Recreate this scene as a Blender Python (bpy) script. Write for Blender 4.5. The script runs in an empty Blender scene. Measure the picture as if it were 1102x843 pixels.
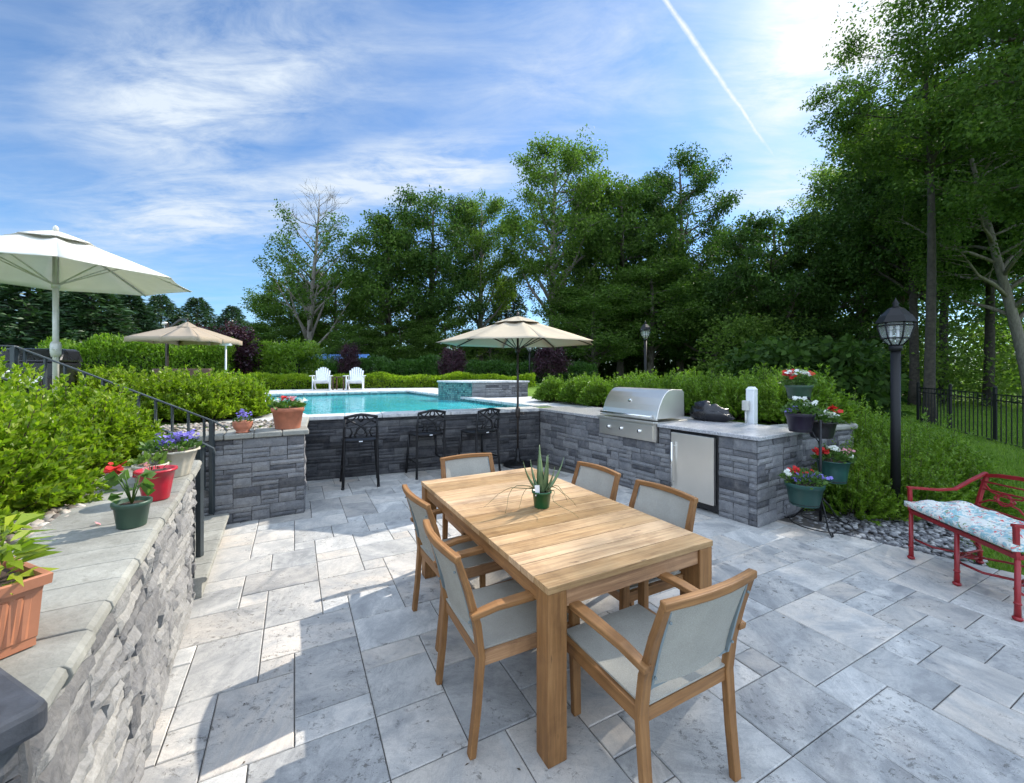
import bpy, bmesh, math, random
import numpy as np
from mathutils import Vector, Matrix, noise as mn
R = math.radians
C = bpy.context.scene.collection
sc = bpy.context.scene
random.seed(7)
H_EYE = 1.65; F = 450.0; CX = 551.0; HY = 398.0     # eye height, focal length and horizon of the photograph
def G(px, py, z=0.0):
    """point of the horizontal plane z seen at that spot of the photograph"""
    Y = F*(H_EYE-z)/(py-HY); return Vector(((px-CX)/F*Y, Y, z))
def at(px, Y, z=0.0): return Vector(((px-CX)/F*Y, Y, z))
def V(*a): return Vector(a)

# ------------------------------------------------------------------ materials
class NT:
    def __init__(s, m):
        m.use_nodes = True; s.nt = m.node_tree; s.nt.nodes.clear()
    def n(s, t, **kw):
        nd = s.nt.nodes.new(t)
        for k, v in kw.items():
            if k.startswith('i_'):
                key = k[2:]; key = int(key) if key.isdigit() else key.replace('_', ' ')
                if isinstance(v, bpy.types.NodeSocket): s.nt.links.new(v, nd.inputs[key])
                else: nd.inputs[key].default_value = v
            else: setattr(nd, k, v)
        return nd
    def math(s, op, a, b=None, clamp=False):
        nd = s.nt.nodes.new('ShaderNodeMath'); nd.operation = op; nd.use_clamp = clamp
        for i, v in enumerate((a, b)):
            if v is None: continue
            if isinstance(v, bpy.types.NodeSocket): s.nt.links.new(v, nd.inputs[i])
            else: nd.inputs[i].default_value = v
        return nd.outputs[0]
    def ramp(s, fac, stops):
        nd = s.nt.nodes.new('ShaderNodeValToRGB'); s.nt.links.new(fac, nd.inputs[0])
        e = nd.color_ramp.elements
        while len(e) < len(stops): e.new(0.5)
        for i, (p, c) in enumerate(stops):
            e[i].position = p; e[i].color = (c[0], c[1], c[2], 1) if not isinstance(c, (int, float)) else (c, c, c, 1)
        return nd.outputs[0]
    def mix(s, f, a, b, mode='MIX'):
        nd = s.nt.nodes.new('ShaderNodeMix'); nd.data_type = 'RGBA'; nd.blend_type = mode
        for k, v in ((0, f), (6, a), (7, b)):
            if isinstance(v, bpy.types.NodeSocket): s.nt.links.new(v, nd.inputs[k])
            elif k == 0: nd.inputs[0].default_value = v
            else: nd.inputs[k].default_value = (v[0], v[1], v[2], 1)
        return nd.outputs[2]
    def noise(s, vec, scale, detail=5, rough=0.55, dist=0.0):
        nd = s.n('ShaderNodeTexNoise', i_Scale=scale, i_Detail=detail, i_Roughness=rough, i_Distortion=dist)
        if vec is not None: s.nt.links.new(vec, nd.inputs['Vector'])
        return nd.outputs[0]
    def obj(s): return s.n('ShaderNodeTexCoord').outputs['Object']
    def uv(s): return s.n('ShaderNodeTexCoord').outputs['UV']
    def pos(s): return s.n('ShaderNodeNewGeometry').outputs['Position']
    def island(s): return s.n('ShaderNodeNewGeometry').outputs['Random Per Island']
    def mapping(s, vec, scale=(1, 1, 1), rot=(0, 0, 0), loc=(0, 0, 0)):
        nd = s.n('ShaderNodeMapping', i_Vector=vec); nd.inputs['Scale'].default_value = scale
        nd.inputs['Rotation'].default_value = rot; nd.inputs['Location'].default_value = loc; return nd.outputs[0]
    def bump(s, h, strength=0.3, dist=0.01):
        return s.n('ShaderNodeBump', i_Height=h, i_Strength=strength, i_Distance=dist).outputs[0]
    def out(s, col, rough=0.6, metal=0.0, normal=None, spec=0.5, **kw):
        p = s.n('ShaderNodeBsdfPrincipled')
        def setp(k, v):
            if isinstance(v, bpy.types.NodeSocket): s.nt.links.new(v, p.inputs[k])
            elif isinstance(v, (tuple, list)) and len(v) == 3: p.inputs[k].default_value = (*v, 1)
            else: p.inputs[k].default_value = v
        setp('Base Color', col); setp('Roughness', rough); setp('Metallic', metal); setp('Specular IOR Level', spec)
        if normal is not None: setp('Normal', normal)
        for k, v in kw.items(): setp(k.replace('_', ' '), v)
        o = s.n('ShaderNodeOutputMaterial'); s.nt.links.new(p.outputs[0], o.inputs[0]); return p, o
def mat(name, f):
    m = bpy.data.materials.new(name); f(NT(m)); return m
def plain(name, col, rough=0.6, metal=0.0, var=0.12, scale=12, bump=0.0, spec=0.5):
    def f(s):
        v = s.noise(s.obj(), scale, 6, 0.6)
        c = s.mix(s.math('MULTIPLY', s.ramp(v, [(0.3, 0.0), (0.7, 1.0)]), 1.0), tuple(x*(1-var) for x in col), tuple(min(1, x*(1+var)) for x in col))
        r = s.math('ADD', s.math('MULTIPLY', v, 0.2), rough-0.1)
        nrm = s.bump(s.noise(s.obj(), scale*8, 4), bump, 0.003) if bump else None
        s.out(c, r, metal, nrm, spec)
    return mat(name, f)

def leaf_mat(name, dark, light, transl=0.45, rough=0.45, tip=None, spec=0.4):
    def f(s):
        isl = s.island()
        big = s.noise(s.obj(), 1.1, 3, 0.6)
        fac = s.math('ADD', s.math('MULTIPLY', isl, 0.65), s.math('MULTIPLY', s.math('SUBTRACT', big, 0.35), 0.9), True)
        stops = [(0.0, dark), (0.85, light)]
        if tip: stops.append((0.97, tip))
        c = s.ramp(fac, stops)
        p, o = s.out(c, rough, 0.0, None, spec)
        tr = s.n('ShaderNodeBsdfTranslucent'); s.nt.links.new(s.mix(1.0, c, (1.0, 1.25, 0.55), 'MULTIPLY'), tr.inputs[0])
        mx = s.n('ShaderNodeMixShader'); mx.inputs[0].default_value = transl
        s.nt.links.new(p.outputs[0], mx.inputs[1]); s.nt.links.new(tr.outputs[0], mx.inputs[2])
        s.nt.links.new(mx.outputs[0], o.inputs[0])
    return mat(name, f)

def wood_mat(name, c1, c2, c3, rough=0.55):
    def f(s):
        uv = s.uv(); isl = s.island()
        grain = s.noise(s.mapping(uv, (2.2, 46, 1)), 1.0, 6, 0.65, 0.6)
        fine = s.noise(s.mapping(uv, (9, 240, 1)), 1.0, 3, 0.6)
        blot = s.noise(s.mapping(uv, (3.0, 5.0, 1)), 1.0, 4, 0.6)
        g = s.math('ADD', s.math('MULTIPLY', grain, 0.75), s.math('MULTIPLY', fine, 0.25))
        c = s.ramp(g, [(0.32, c1), (0.52, c2), (0.68, c3)])
        c = s.mix(s.ramp(blot, [(0.35, 0.0), (0.7, 0.45)]), c, c3)
        wx = s.noise(s.obj(), 3.0, 6, 0.7, 0.4); c = s.mix(s.ramp(wx, [(0.5, 0.0), (0.72, 0.5)]), c, tuple(x*0.62 for x in c1))
        kn = s.noise(s.mapping(uv, (5, 22, 1)), 1.3, 2, 0.4); c = s.mix(s.ramp(kn, [(0.70, 0.0), (0.76, 0.8)]), c, tuple(x*0.5 for x in c1))
        hv = s.n('ShaderNodeHueSaturation', i_Color=c); s.nt.links.new(s.math('ADD', s.math('MULTIPLY', isl, 0.62), 0.66), hv.inputs['Value'])
        s.nt.links.new(s.math('ADD', s.math('MULTIPLY', isl, -0.25), 1.05), hv.inputs['Saturation'])
        s.out(hv.outputs[0], s.math('ADD', s.math('MULTIPLY', grain, 0.25), rough-0.1), 0.0, s.bump(g, 0.35, 0.0015), 0.35)
    return mat(name, f)

def stone_mat(name, stops, bumpy=0.6, fleck=0.25, tint=(0.30, 0.27, 0.23)):
    def f(s):
        o = s.obj(); isl = s.island()
        c = s.ramp(isl, stops)
        n1 = s.noise(o, 9, 8, 0.7, 0.4); n2 = s.noise(o, 55, 6, 0.7)
        c = s.mix(s.ramp(n1, [(0.35, 0.0), (0.7, fleck)]), c, tint)
        c = s.mix(1.0, c, s.ramp(n2, [(0.25, 0.72), (0.75, 1.18)]), 'MULTIPLY')
        c = s.mix(1.0, c, s.ramp(n1, [(0.25, 0.78), (0.75, 1.2)]), 'MULTIPLY')
        h = s.math('ADD', n1, s.math('MULTIPLY', n2, 0.4))
        s.out(c, 0.82, 0.0, s.bump(h, bumpy, 0.012), 0.25)
    return mat(name, f)

M = {}
def travertine(s):
    o = s.obj(); isl = s.island(); h1 = s.math('FRACT', s.math('MULTIPLY', isl, 7.31)); h2 = s.math('FRACT', s.math('MULTIPLY', isl, 23.7)); h3 = s.math('FRACT', s.math('MULTIPLY', isl, 61.3))
    off = s.n('ShaderNodeCombineXYZ'); s.nt.links.new(s.math('MULTIPLY', isl, 37.0), off.inputs[0]); s.nt.links.new(s.math('MULTIPLY', h1, 91.0), off.inputs[1]); s.nt.links.new(s.math('MULTIPLY', h2, 50.0), off.inputs[2])
    vec = s.n('ShaderNodeVectorMath', operation='ADD'); s.nt.links.new(o, vec.inputs[0]); s.nt.links.new(off.outputs[0], vec.inputs[1])
    # the grain of each slab runs one of two ways
    va = s.mapping(vec.outputs[0], (2.0, 3.6, 1), (0, 0, R(-27.5))); vb = s.mapping(vec.outputs[0], (3.6, 2.0, 1), (0, 0, R(-27.5)))
    pick = s.n('ShaderNodeMix', data_type='VECTOR'); s.nt.links.new(s.math('GREATER_THAN', h2, 0.45), pick.inputs[0]); s.nt.links.new(va, pick.inputs[4]); s.nt.links.new(vb, pick.inputs[5]); v = pick.outputs[1]
    warp = s.noise(v, 1.1, 9, 0.66, 0.9)
    veins = s.noise(v, 3.1, 9, 0.72, 1.3)
    c = s.ramp(s.math('ADD', s.math('MULTIPLY', warp, 0.8), s.math('MULTIPLY', h3, 0.13)), [(0.30, (0.26, 0.262, 0.262)), (0.44, (0.43, 0.425, 0.41)), (0.56, (0.57, 0.55, 0.515)), (0.72, (0.70, 0.67, 0.61))])
    c = s.mix(s.ramp(veins, [(0.44, 0.0), (0.49, 0.5), (0.53, 0.0)]), c, (0.30, 0.30, 0.30))
    c = s.mix(s.ramp(s.noise(vec.outputs[0], 4.0, 6, 0.7, 0.4), [(0.52, 0.0), (0.66, 0.45)]), c, (0.70, 0.675, 0.63))
    c = s.mix(s.math('MULTIPLY', s.ramp(h1, [(0.3, 0.0), (1.0, 1.0)]), s.ramp(warp, [(0.35, 0.0), (0.6, 0.55)])), c, (0.60, 0.50, 0.40))
    c = s.mix(1.0, c, s.ramp(isl, [(0.0, 0.84), (0.4, 0.97), (1.0, 1.12)]), 'MULTIPLY')
    pits = s.noise(s.mapping(vec.outputs[0], (16, 21, 16)), 1.6, 6, 0.8, 0.3); tiny = s.noise(vec.outputs[0], 130, 3, 0.6)
    region = s.noise(vec.outputs[0], 2.6, 4, 0.6)
    pm = s.math('ADD', s.math('MULTIPLY', s.ramp(pits, [(0.57, 0.0), (0.61, 1.0)]), s.ramp(region, [(0.48, 0.0), (0.56, 1.0)])), s.math('MULTIPLY', s.ramp(tiny, [(0.66, 0.0), (0.70, 0.8)]), s.ramp(region, [(0.40, 0.0), (0.55, 1.0)])), True)
    c = s.mix(s.math('MULTIPLY', pm, 0.62), c, (0.13, 0.12, 0.105))
    fine = s.noise(o, 210, 4, 0.65)
    c = s.mix(1.0, c, s.ramp(fine, [(0.3, 0.84), (0.7, 1.07)]), 'MULTIPLY')
    dirt = s.noise(o, 0.8, 6, 0.7, 0.5); c = s.mix(s.ramp(dirt, [(0.5, 0.0), (0.72, 0.30)]), c, (0.25, 0.235, 0.21))
    h = s.math('SUBTRACT', s.math('ADD', s.math('MULTIPLY', warp, 0.5), s.math('MULTIPLY', fine, 0.08)), pm)
    s.out(c, s.math('ADD', s.math('MULTIPLY', veins, 0.35), 0.42), 0.0, s.bump(h, 0.6, 0.004), 0.4)
M['travertine'] = mat('travertine_paver', travertine)
M['coping'] = mat('pool_coping_stone', lambda s: s.out(s.mix(s.ramp(s.noise(s.mapping(s.obj(), (3, 9, 3)), 1.5, 7, 0.7, 1.5), [(0.35, 0.0), (0.65, 1.0)]), (0.33, 0.34, 0.36), (0.66, 0.65, 0.62)), 0.7, 0, s.bump(s.noise(s.obj(), 30, 6, 0.7), 0.5, 0.008)))
M['granite'] = mat('grey_granite', lambda s: s.out(s.mix(s.ramp(s.noise(s.obj(), 70, 5, 0.75), [(0.4, 0.0), (0.62, 1.0)]), (0.22, 0.22, 0.24), s.ramp(s.noise(s.mapping(s.obj(), (2, 5, 2)), 3, 6, 0.7, 1.2), [(0.3, (0.42, 0.42, 0.43)), (0.7, (0.66, 0.66, 0.65))])), 0.32, 0, s.bump(s.noise(s.obj(), 90, 3), 0.05, 0.002)))
GREYS = [(0.0, (0.055, 0.058, 0.068)), (0.14, (0.10, 0.104, 0.118)), (0.35, (0.155, 0.16, 0.175)), (0.7, (0.195, 0.20, 0.212)), (1.0, (0.235, 0.236, 0.242))]
M['stone'] = stone_mat('grey_ashlar_stone', GREYS)
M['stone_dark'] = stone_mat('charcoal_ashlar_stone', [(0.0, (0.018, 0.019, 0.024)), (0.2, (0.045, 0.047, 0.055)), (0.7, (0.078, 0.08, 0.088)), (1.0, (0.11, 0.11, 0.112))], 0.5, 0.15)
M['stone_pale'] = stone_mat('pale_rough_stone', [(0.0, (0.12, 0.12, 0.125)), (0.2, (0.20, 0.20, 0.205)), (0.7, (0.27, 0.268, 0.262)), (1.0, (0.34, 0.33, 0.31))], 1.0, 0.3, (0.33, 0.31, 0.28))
M['mortar'] = plain('dark_joint', (0.035, 0.035, 0.037), 0.9)
M['joint'] = plain('sandy_joint', (0.085, 0.078, 0.07), 0.95, var=0.35, scale=5)
def capm(s):
    o = s.obj(); n = s.noise(o, 4.5, 7, 0.65, 0.5); f = s.noise(o, 70, 5, 0.7)
    c = s.ramp(n, [(0.3, (0.21, 0.205, 0.18)), (0.55, (0.30, 0.295, 0.262)), (0.75, (0.39, 0.385, 0.345))])
    c = s.mix(1.0, c, s.ramp(s.island(), [(0, 0.86), (1, 1.08)]), 'MULTIPLY')
    c = s.mix(1.0, c, s.ramp(f, [(0.3, 0.86), (0.7, 1.08)]), 'MULTIPLY')
    st_ = s.noise(o, 13, 5, 0.75, 0.8); c = s.mix(s.ramp(st_, [(0.56, 0.0), (0.68, 0.55)]), c, (0.15, 0.145, 0.12))
    s.out(c, 0.8, 0, s.bump(s.math('ADD', n, s.math('MULTIPLY', f, 0.6)), 0.6, 0.007), 0.3)
M['cap'] = mat('smooth_wall_cap', capm)
M['cap_dark'] = plain('slate_wall_cap', (0.040, 0.044, 0.054), 0.75, var=0.5, scale=14, bump=0.3)
M['teak'] = wood_mat('teak_frame', (0.12, 0.048, 0.014), (0.28, 0.125, 0.036), (0.43, 0.215, 0.075))
M['teak_top'] = wood_mat('sun_bleached_teak', (0.17, 0.080, 0.026), (0.41, 0.235, 0.095), (0.60, 0.40, 0.20), 0.5)
def sling(col, sc_=420):
    def f(s):
        o = s.obj(); w = s.noise(s.mapping(o, (1, 1, 1)), sc_, 2, 0.5); b = s.noise(o, 9, 4)
        c = s.mix(s.ramp(w, [(0.35, 0.0), (0.65, 1.0)]), tuple(x*0.78 for x in col), tuple(x*1.12 for x in col))
        c = s.mix(1.0, c, s.ramp(b, [(0.3, 0.92), (0.7, 1.06)]), 'MULTIPLY')
        s.out(c, 0.8, 0, s.bump(w, 0.3, 0.001), 0.2)
    return f
M['sling'] = mat('grey_sling_fabric', sling((0.36, 0.345, 0.30)))
M['sling_edge'] = plain('grey_sling_piping', (0.18, 0.22, 0.23), 0.6)
M['black_metal'] = plain('black_powder_coat', (0.008, 0.008, 0.009), 0.5, 0.0, spec=0.3)
M['iron'] = plain('black_wrought_iron', (0.018, 0.018, 0.02), 0.45, 0.5)
M['grey_rail'] = plain('dark_grey_rail_paint', (0.045, 0.055, 0.06), 0.4, 0.2)
M['red'] = plain('red_enamel', (0.25, 0.010, 0.014), 0.38, 0.0, 0.2, 8)
def steel(s):
    o = s.obj(); br = s.noise(s.mapping(o, (3, 260, 260)), 1.0, 2, 0.5)
    b = s.noise(o, 3, 3)
    s.out(s.mix(b, (0.66, 0.63, 0.57), (0.80, 0.765, 0.70)), s.math('ADD', s.math('MULTIPLY', br, 0.10), 0.30), 0.92, s.bump(br, 0.02, 0.0004))
M['steel'] = mat('brushed_stainless_steel', steel)
M['chrome'] = plain('polished_steel', (0.75, 0.75, 0.74), 0.15, 1.0, 0.03)
M['black_plastic'] = plain('black_plastic', (0.012, 0.012, 0.014), 0.3)
def cloth(name, col, tr=0.25, wr=0.2):
    def f(s):
        o = s.obj(); n = s.noise(o, 6, 5); w = s.noise(o, 260, 2)
        c = s.mix(n, tuple(x*0.92 for x in col), tuple(min(1, x*1.05) for x in col))
        p, out = s.out(c, 0.85, 0, s.bump(s.math('ADD', n, s.math('MULTIPLY', w, 0.1)), wr, 0.01), 0.15)
        t = s.n('ShaderNodeBsdfTranslucent'); s.nt.links.new(c, t.inputs[0])
        mx = s.n('ShaderNodeMixShader'); mx.inputs[0].default_value = tr
        s.nt.links.new(p.outputs[0], mx.inputs[1]); s.nt.links.new(t.outputs[0], mx.inputs[2]); s.nt.links.new(mx.outputs[0], out.inputs[0])
    return mat(name, f)
M['white_cloth'] = cloth('white_canopy_cloth', (0.78, 0.77, 0.72), 0.35)
M['beige_cloth'] = cloth('beige_canopy_cloth', (0.54, 0.46, 0.345), 0.2)
M['tan_cloth'] = cloth('tan_canopy_cloth', (0.37, 0.30, 0.225), 0.10)
M['white_paint'] = plain('white_paint', (0.74, 0.76, 0.78), 0.45, var=0.05)
M['pale_pole'] = plain('pale_grey_pole', (0.55, 0.54, 0.50), 0.4, 0.2)
M['bronze'] = plain('bronze_pole', (0.05, 0.04, 0.035), 0.4, 0.5)
M['terracotta'] = plain('terracotta', (0.42, 0.15, 0.085), 0.7, var=0.2, bump=0.2)
M['copper_plastic'] = plain('copper_brown_plastic', (0.40, 0.16, 0.085), 0.42, var=0.15)
M['red_plastic'] = plain('red_glazed_pot', (0.42, 0.015, 0.03), 0.35, var=0.2, bump=0.2)
M['green_plastic'] = plain('dark_green_plastic', (0.035, 0.075, 0.05), 0.4)
M['bottle_green'] = plain('bottle_green_plastic', (0.008, 0.075, 0.025), 0.3)
M['teal_pot'] = plain('teal_glazed_pot', (0.015, 0.065, 0.055), 0.35)
M['cream_pot'] = plain('weathered_cream_plastic', (0.46, 0.42, 0.34), 0.6, var=0.2)
M['purple_pot'] = plain('dark_purple_pot', (0.02, 0.015, 0.03), 0.35)
M['soil'] = plain('potting_soil', (0.05, 0.03, 0.02), 0.95, var=0.5, scale=60, bump=0.8)
M['bark'] = mat('tree_bark', lambda s: s.out(s.ramp(s.noise(s.mapping(s.obj(), (9, 9, 1.6)), 1.5, 7, 0.7, 0.8), [(0.3, (0.045, 0.038, 0.03)), (0.7, (0.16, 0.14, 0.115))]), 0.9, 0, s.bump(s.noise(s.mapping(s.obj(), (14, 14, 2)), 1.5, 6, 0.7), 0.8, 0.03), 0.2))
M['bark_dark'] = plain('dark_tree_bark', (0.045, 0.038, 0.030), 0.95, var=0.5, scale=9, bump=1.0)
M['bark_pale'] = mat('pale_tree_bark', lambda s: s.out(s.ramp(s.noise(s.mapping(s.obj(), (7, 7, 1.5)), 1.5, 7, 0.7, 0.8), [(0.3, (0.12, 0.105, 0.09)), (0.7, (0.30, 0.27, 0.23))]), 0.9, 0, s.bump(s.noise(s.mapping(s.obj(), (14, 14, 2)), 1.5, 6, 0.7), 0.8, 0.03), 0.2))
M['twig'] = plain('brown_twig', (0.07, 0.05, 0.03), 0.8)
M['leaf_shrub'] = leaf_mat('bright_shrub_leaf', (0.100, 0.190, 0.012), (0.340, 0.430, 0.028), 0.48, 0.42, (0.58, 0.60, 0.09))
M['leaf_shrub_dark'] = leaf_mat('green_shrub_leaf', (0.070, 0.150, 0.016), (0.215, 0.330, 0.032), 0.42, 0.42, (0.38, 0.46, 0.08))
M['leaf_hedge'] = leaf_mat('dark_hedge_leaf', (0.025, 0.07, 0.014), (0.08, 0.17, 0.03), 0.35, 0.45)
M['leaf_tree'] = leaf_mat('tree_leaf', (0.036, 0.078, 0.016), (0.115, 0.190, 0.034), 0.42, 0.62, None, 0.15)
M['leaf_tree2'] = leaf_mat('deep_green_tree_leaf', (0.024, 0.058, 0.016), (0.082, 0.150, 0.032), 0.38, 0.62, None, 0.15)
M['leaf_tree3'] = leaf_mat('light_green_tree_leaf', (0.055, 0.105, 0.020), (0.17, 0.26, 0.05), 0.45, 0.62, None, 0.15)
M['leaf_pale'] = leaf_mat('pale_tree_leaf', (0.09, 0.15, 0.035), (0.21, 0.29, 0.075), 0.5, 0.62, None, 0.15)
M['needle'] = leaf_mat('conifer_needle', (0.018, 0.048, 0.022), (0.058, 0.115, 0.040), 0.2, 0.5)
M['leaf_wood'] = leaf_mat('woodland_leaf', (0.018, 0.046, 0.014), (0.070, 0.130, 0.024), 0.35, 0.62, None, 0.15)
M['leaf_purple'] = leaf_mat('purple_leaf', (0.018, 0.008, 0.016), (0.065, 0.018, 0.035), 0.3, 0.45)
M['leaf_lime'] = leaf_mat('yellow_green_leaf', (0.16, 0.27, 0.02), (0.42, 0.46, 0.05), 0.4, 0.4, (0.60, 0.55, 0.10))
M['leaf_pot'] = leaf_mat('potted_plant_leaf', (0.04, 0.10, 0.02), (0.13, 0.22, 0.05), 0.35, 0.45)
M['aloe'] = leaf_mat('aloe_leaf', (0.10, 0.17, 0.08), (0.20, 0.27, 0.13), 0.12, 0.4)
M['tendril'] = plain('dry_green_tendril', (0.12, 0.13, 0.05), 0.6)
def petal(name, c): return leaf_mat(name, tuple(x*0.75 for x in c), c, 0.3, 0.6)
M['p_red'] = petal('red_petal', (0.72, 0.03, 0.03)); M['p_white'] = petal('white_petal', (0.85, 0.85, 0.85))
M['p_purple'] = petal('violet_petal', (0.28, 0.22, 0.72)); M['p_pink'] = petal('pink_petal', (0.85, 0.38, 0.45))
M['grass'] = leaf_mat('grass_blade', (0.07, 0.15, 0.015), (0.21, 0.33, 0.035), 0.4, 0.6)
def lawn(s):
    p = s.pos(); a = s.noise(p, 0.35, 5, 0.6); b = s.noise(p, 30, 5, 0.7)
    c = s.ramp(s.math('ADD', s.math('MULTIPLY', a, 0.5), s.math('MULTIPLY', b, 0.5)), [(0.35, (0.065, 0.13, 0.016)), (0.62, (0.15, 0.25, 0.03))])
    s.out(c, 0.9, 0, s.bump(b, 0.8, 0.03), 0.15)
M['lawn'] = mat('mown_lawn', lawn)
M['gravel_floor'] = plain('gravel_bed', (0.13, 0.12, 0.11), 0.9, var=0.5, scale=40, bump=1.0)
def pebble(name, st):
    def f(s):
        c = s.ramp(s.island(), st); c = s.mix(1.0, c, s.ramp(s.noise(s.obj(), 40, 5, 0.7), [(0.3, 0.75), (0.7, 1.15)]), 'MULTIPLY')
        s.out(c, 0.6, 0, s.bump(s.noise(s.obj(), 90, 3), 0.2, 0.002), 0.35)
    return mat(name, f)
M['pebble'] = pebble('river_pebbles', [(0, (0.12, 0.10, 0.085)), (0.3, (0.24, 0.20, 0.165)), (0.6, (0.35, 0.31, 0.27)), (0.85, (0.42, 0.36, 0.30)), (1, (0.55, 0.52, 0.48))])
M['pebble_grey'] = pebble('grey_pebbles', [(0, (0.07, 0.07, 0.075)), (0.4, (0.17, 0.17, 0.18)), (0.8, (0.29, 0.29, 0.29)), (1, (0.42, 0.41, 0.40))])
def water(s):
    p = s.pos(); w = s.noise(s.mapping(p, (1, 1.6, 1), (0, 0, 0.4)), 5.5, 3, 0.5, 0.6); big = s.noise(p, 0.7, 3, 0.5, 0.4); ca = s.n('ShaderNodeTexVoronoi', feature='SMOOTH_F1', i_Scale=3.0, i_Vector=p).outputs[0]
    c = s.ramp(big, [(0.35, (0.02, 0.30, 0.36)), (0.65, (0.05, 0.46, 0.50))])
    c = s.mix(1.0, c, s.ramp(ca, [(0.1, 0.9), (0.7, 1.12)]), 'MULTIPLY')
    s.out(c, 0.03, 0, s.bump(w, 0.16, 0.05), 0.5, IOR=1.33)
M['water'] = mat('pool_water', water)
def mosaic(s):
    b = s.n('ShaderNodeTexBrick', i_Vector=s.uv(), i_Scale=1.0); b.offset = 0.0
    for k, v in (('Brick Width', 0.05), ('Row Height', 0.05), ('Mortar Size', 0.004), ('Bias', 0.0)): b.inputs[k].default_value = v
    b.inputs['Color1'].default_value = (0.02, 0.10, 0.14, 1); b.inputs['Color2'].default_value = (0.12, 0.30, 0.30, 1); b.inputs['Mortar'].default_value = (0.05, 0.07, 0.08, 1)
    n = s.noise(s.uv(), 9, 4, 0.7)
    s.out(s.mix(1.0, b.outputs[0], s.ramp(n, [(0.3, (0.45, 0.45, 0.45)), (0.7, (1.6, 1.5, 1.3))]), 'MULTIPLY'), 0.25)
M['mosaic'] = mat('blue_green_mosaic', mosaic)
def cushion(s):
    o = s.obj()
    def blob(sc_, off, lo, hi):
        return s.ramp(s.noise(s.mapping(o, (1, 1, 1), (0, 0, 0), off), sc_, 4, 0.7, 1.2), [(lo, 0.0), (hi, 1.0)])
    c = s.mix(blob(9, (3, 1, 0), 0.47, 0.50), (0.62, 0.62, 0.57), (0.27, 0.45, 0.48))
    c = s.mix(blob(20, (7, 4, 1), 0.53, 0.56), c, (0.70, 0.70, 0.64))
    c = s.mix(blob(17, (0, 9, 2), 0.58, 0.60), c, (0.62, 0.10, 0.10))
    c = s.mix(blob(26, (5, 2, 8), 0.60, 0.62), c, (0.18, 0.26, 0.12))
    s.out(c, 0.85, 0, s.bump(s.noise(o, 300, 2), 0.2, 0.001), 0.2)
M['cushion'] = mat('floral_cushion_cloth', cushion)
def glass(s):
    p, o = s.out((0.9, 0.93, 0.95), 0.05, 0, None, 0.5)
    t = s.n('ShaderNodeBsdfTransparent'); mx = s.n('ShaderNodeMixShader'); mx.inputs[0].default_value = 0.16
    s.nt.links.new(t.outputs[0], mx.inputs[1]); s.nt.links.new(p.outputs[0], mx.inputs[2]); s.nt.links.new(mx.outputs[0], o.inputs[0])
M['glass'] = mat('lantern_glass', glass)
M['blue_tarp'] = plain('blue_tarpaulin', (0.10, 0.22, 0.50), 0.5, var=0.4, scale=2)
M['dark_wood'] = plain('dark_stained_wood', (0.07, 0.035, 0.02), 0.6, var=0.3)
M['black_cloth'] = plain('black_vinyl_cover', (0.010, 0.010, 0.013), 0.28, var=0.3, scale=9, bump=0.3)

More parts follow.
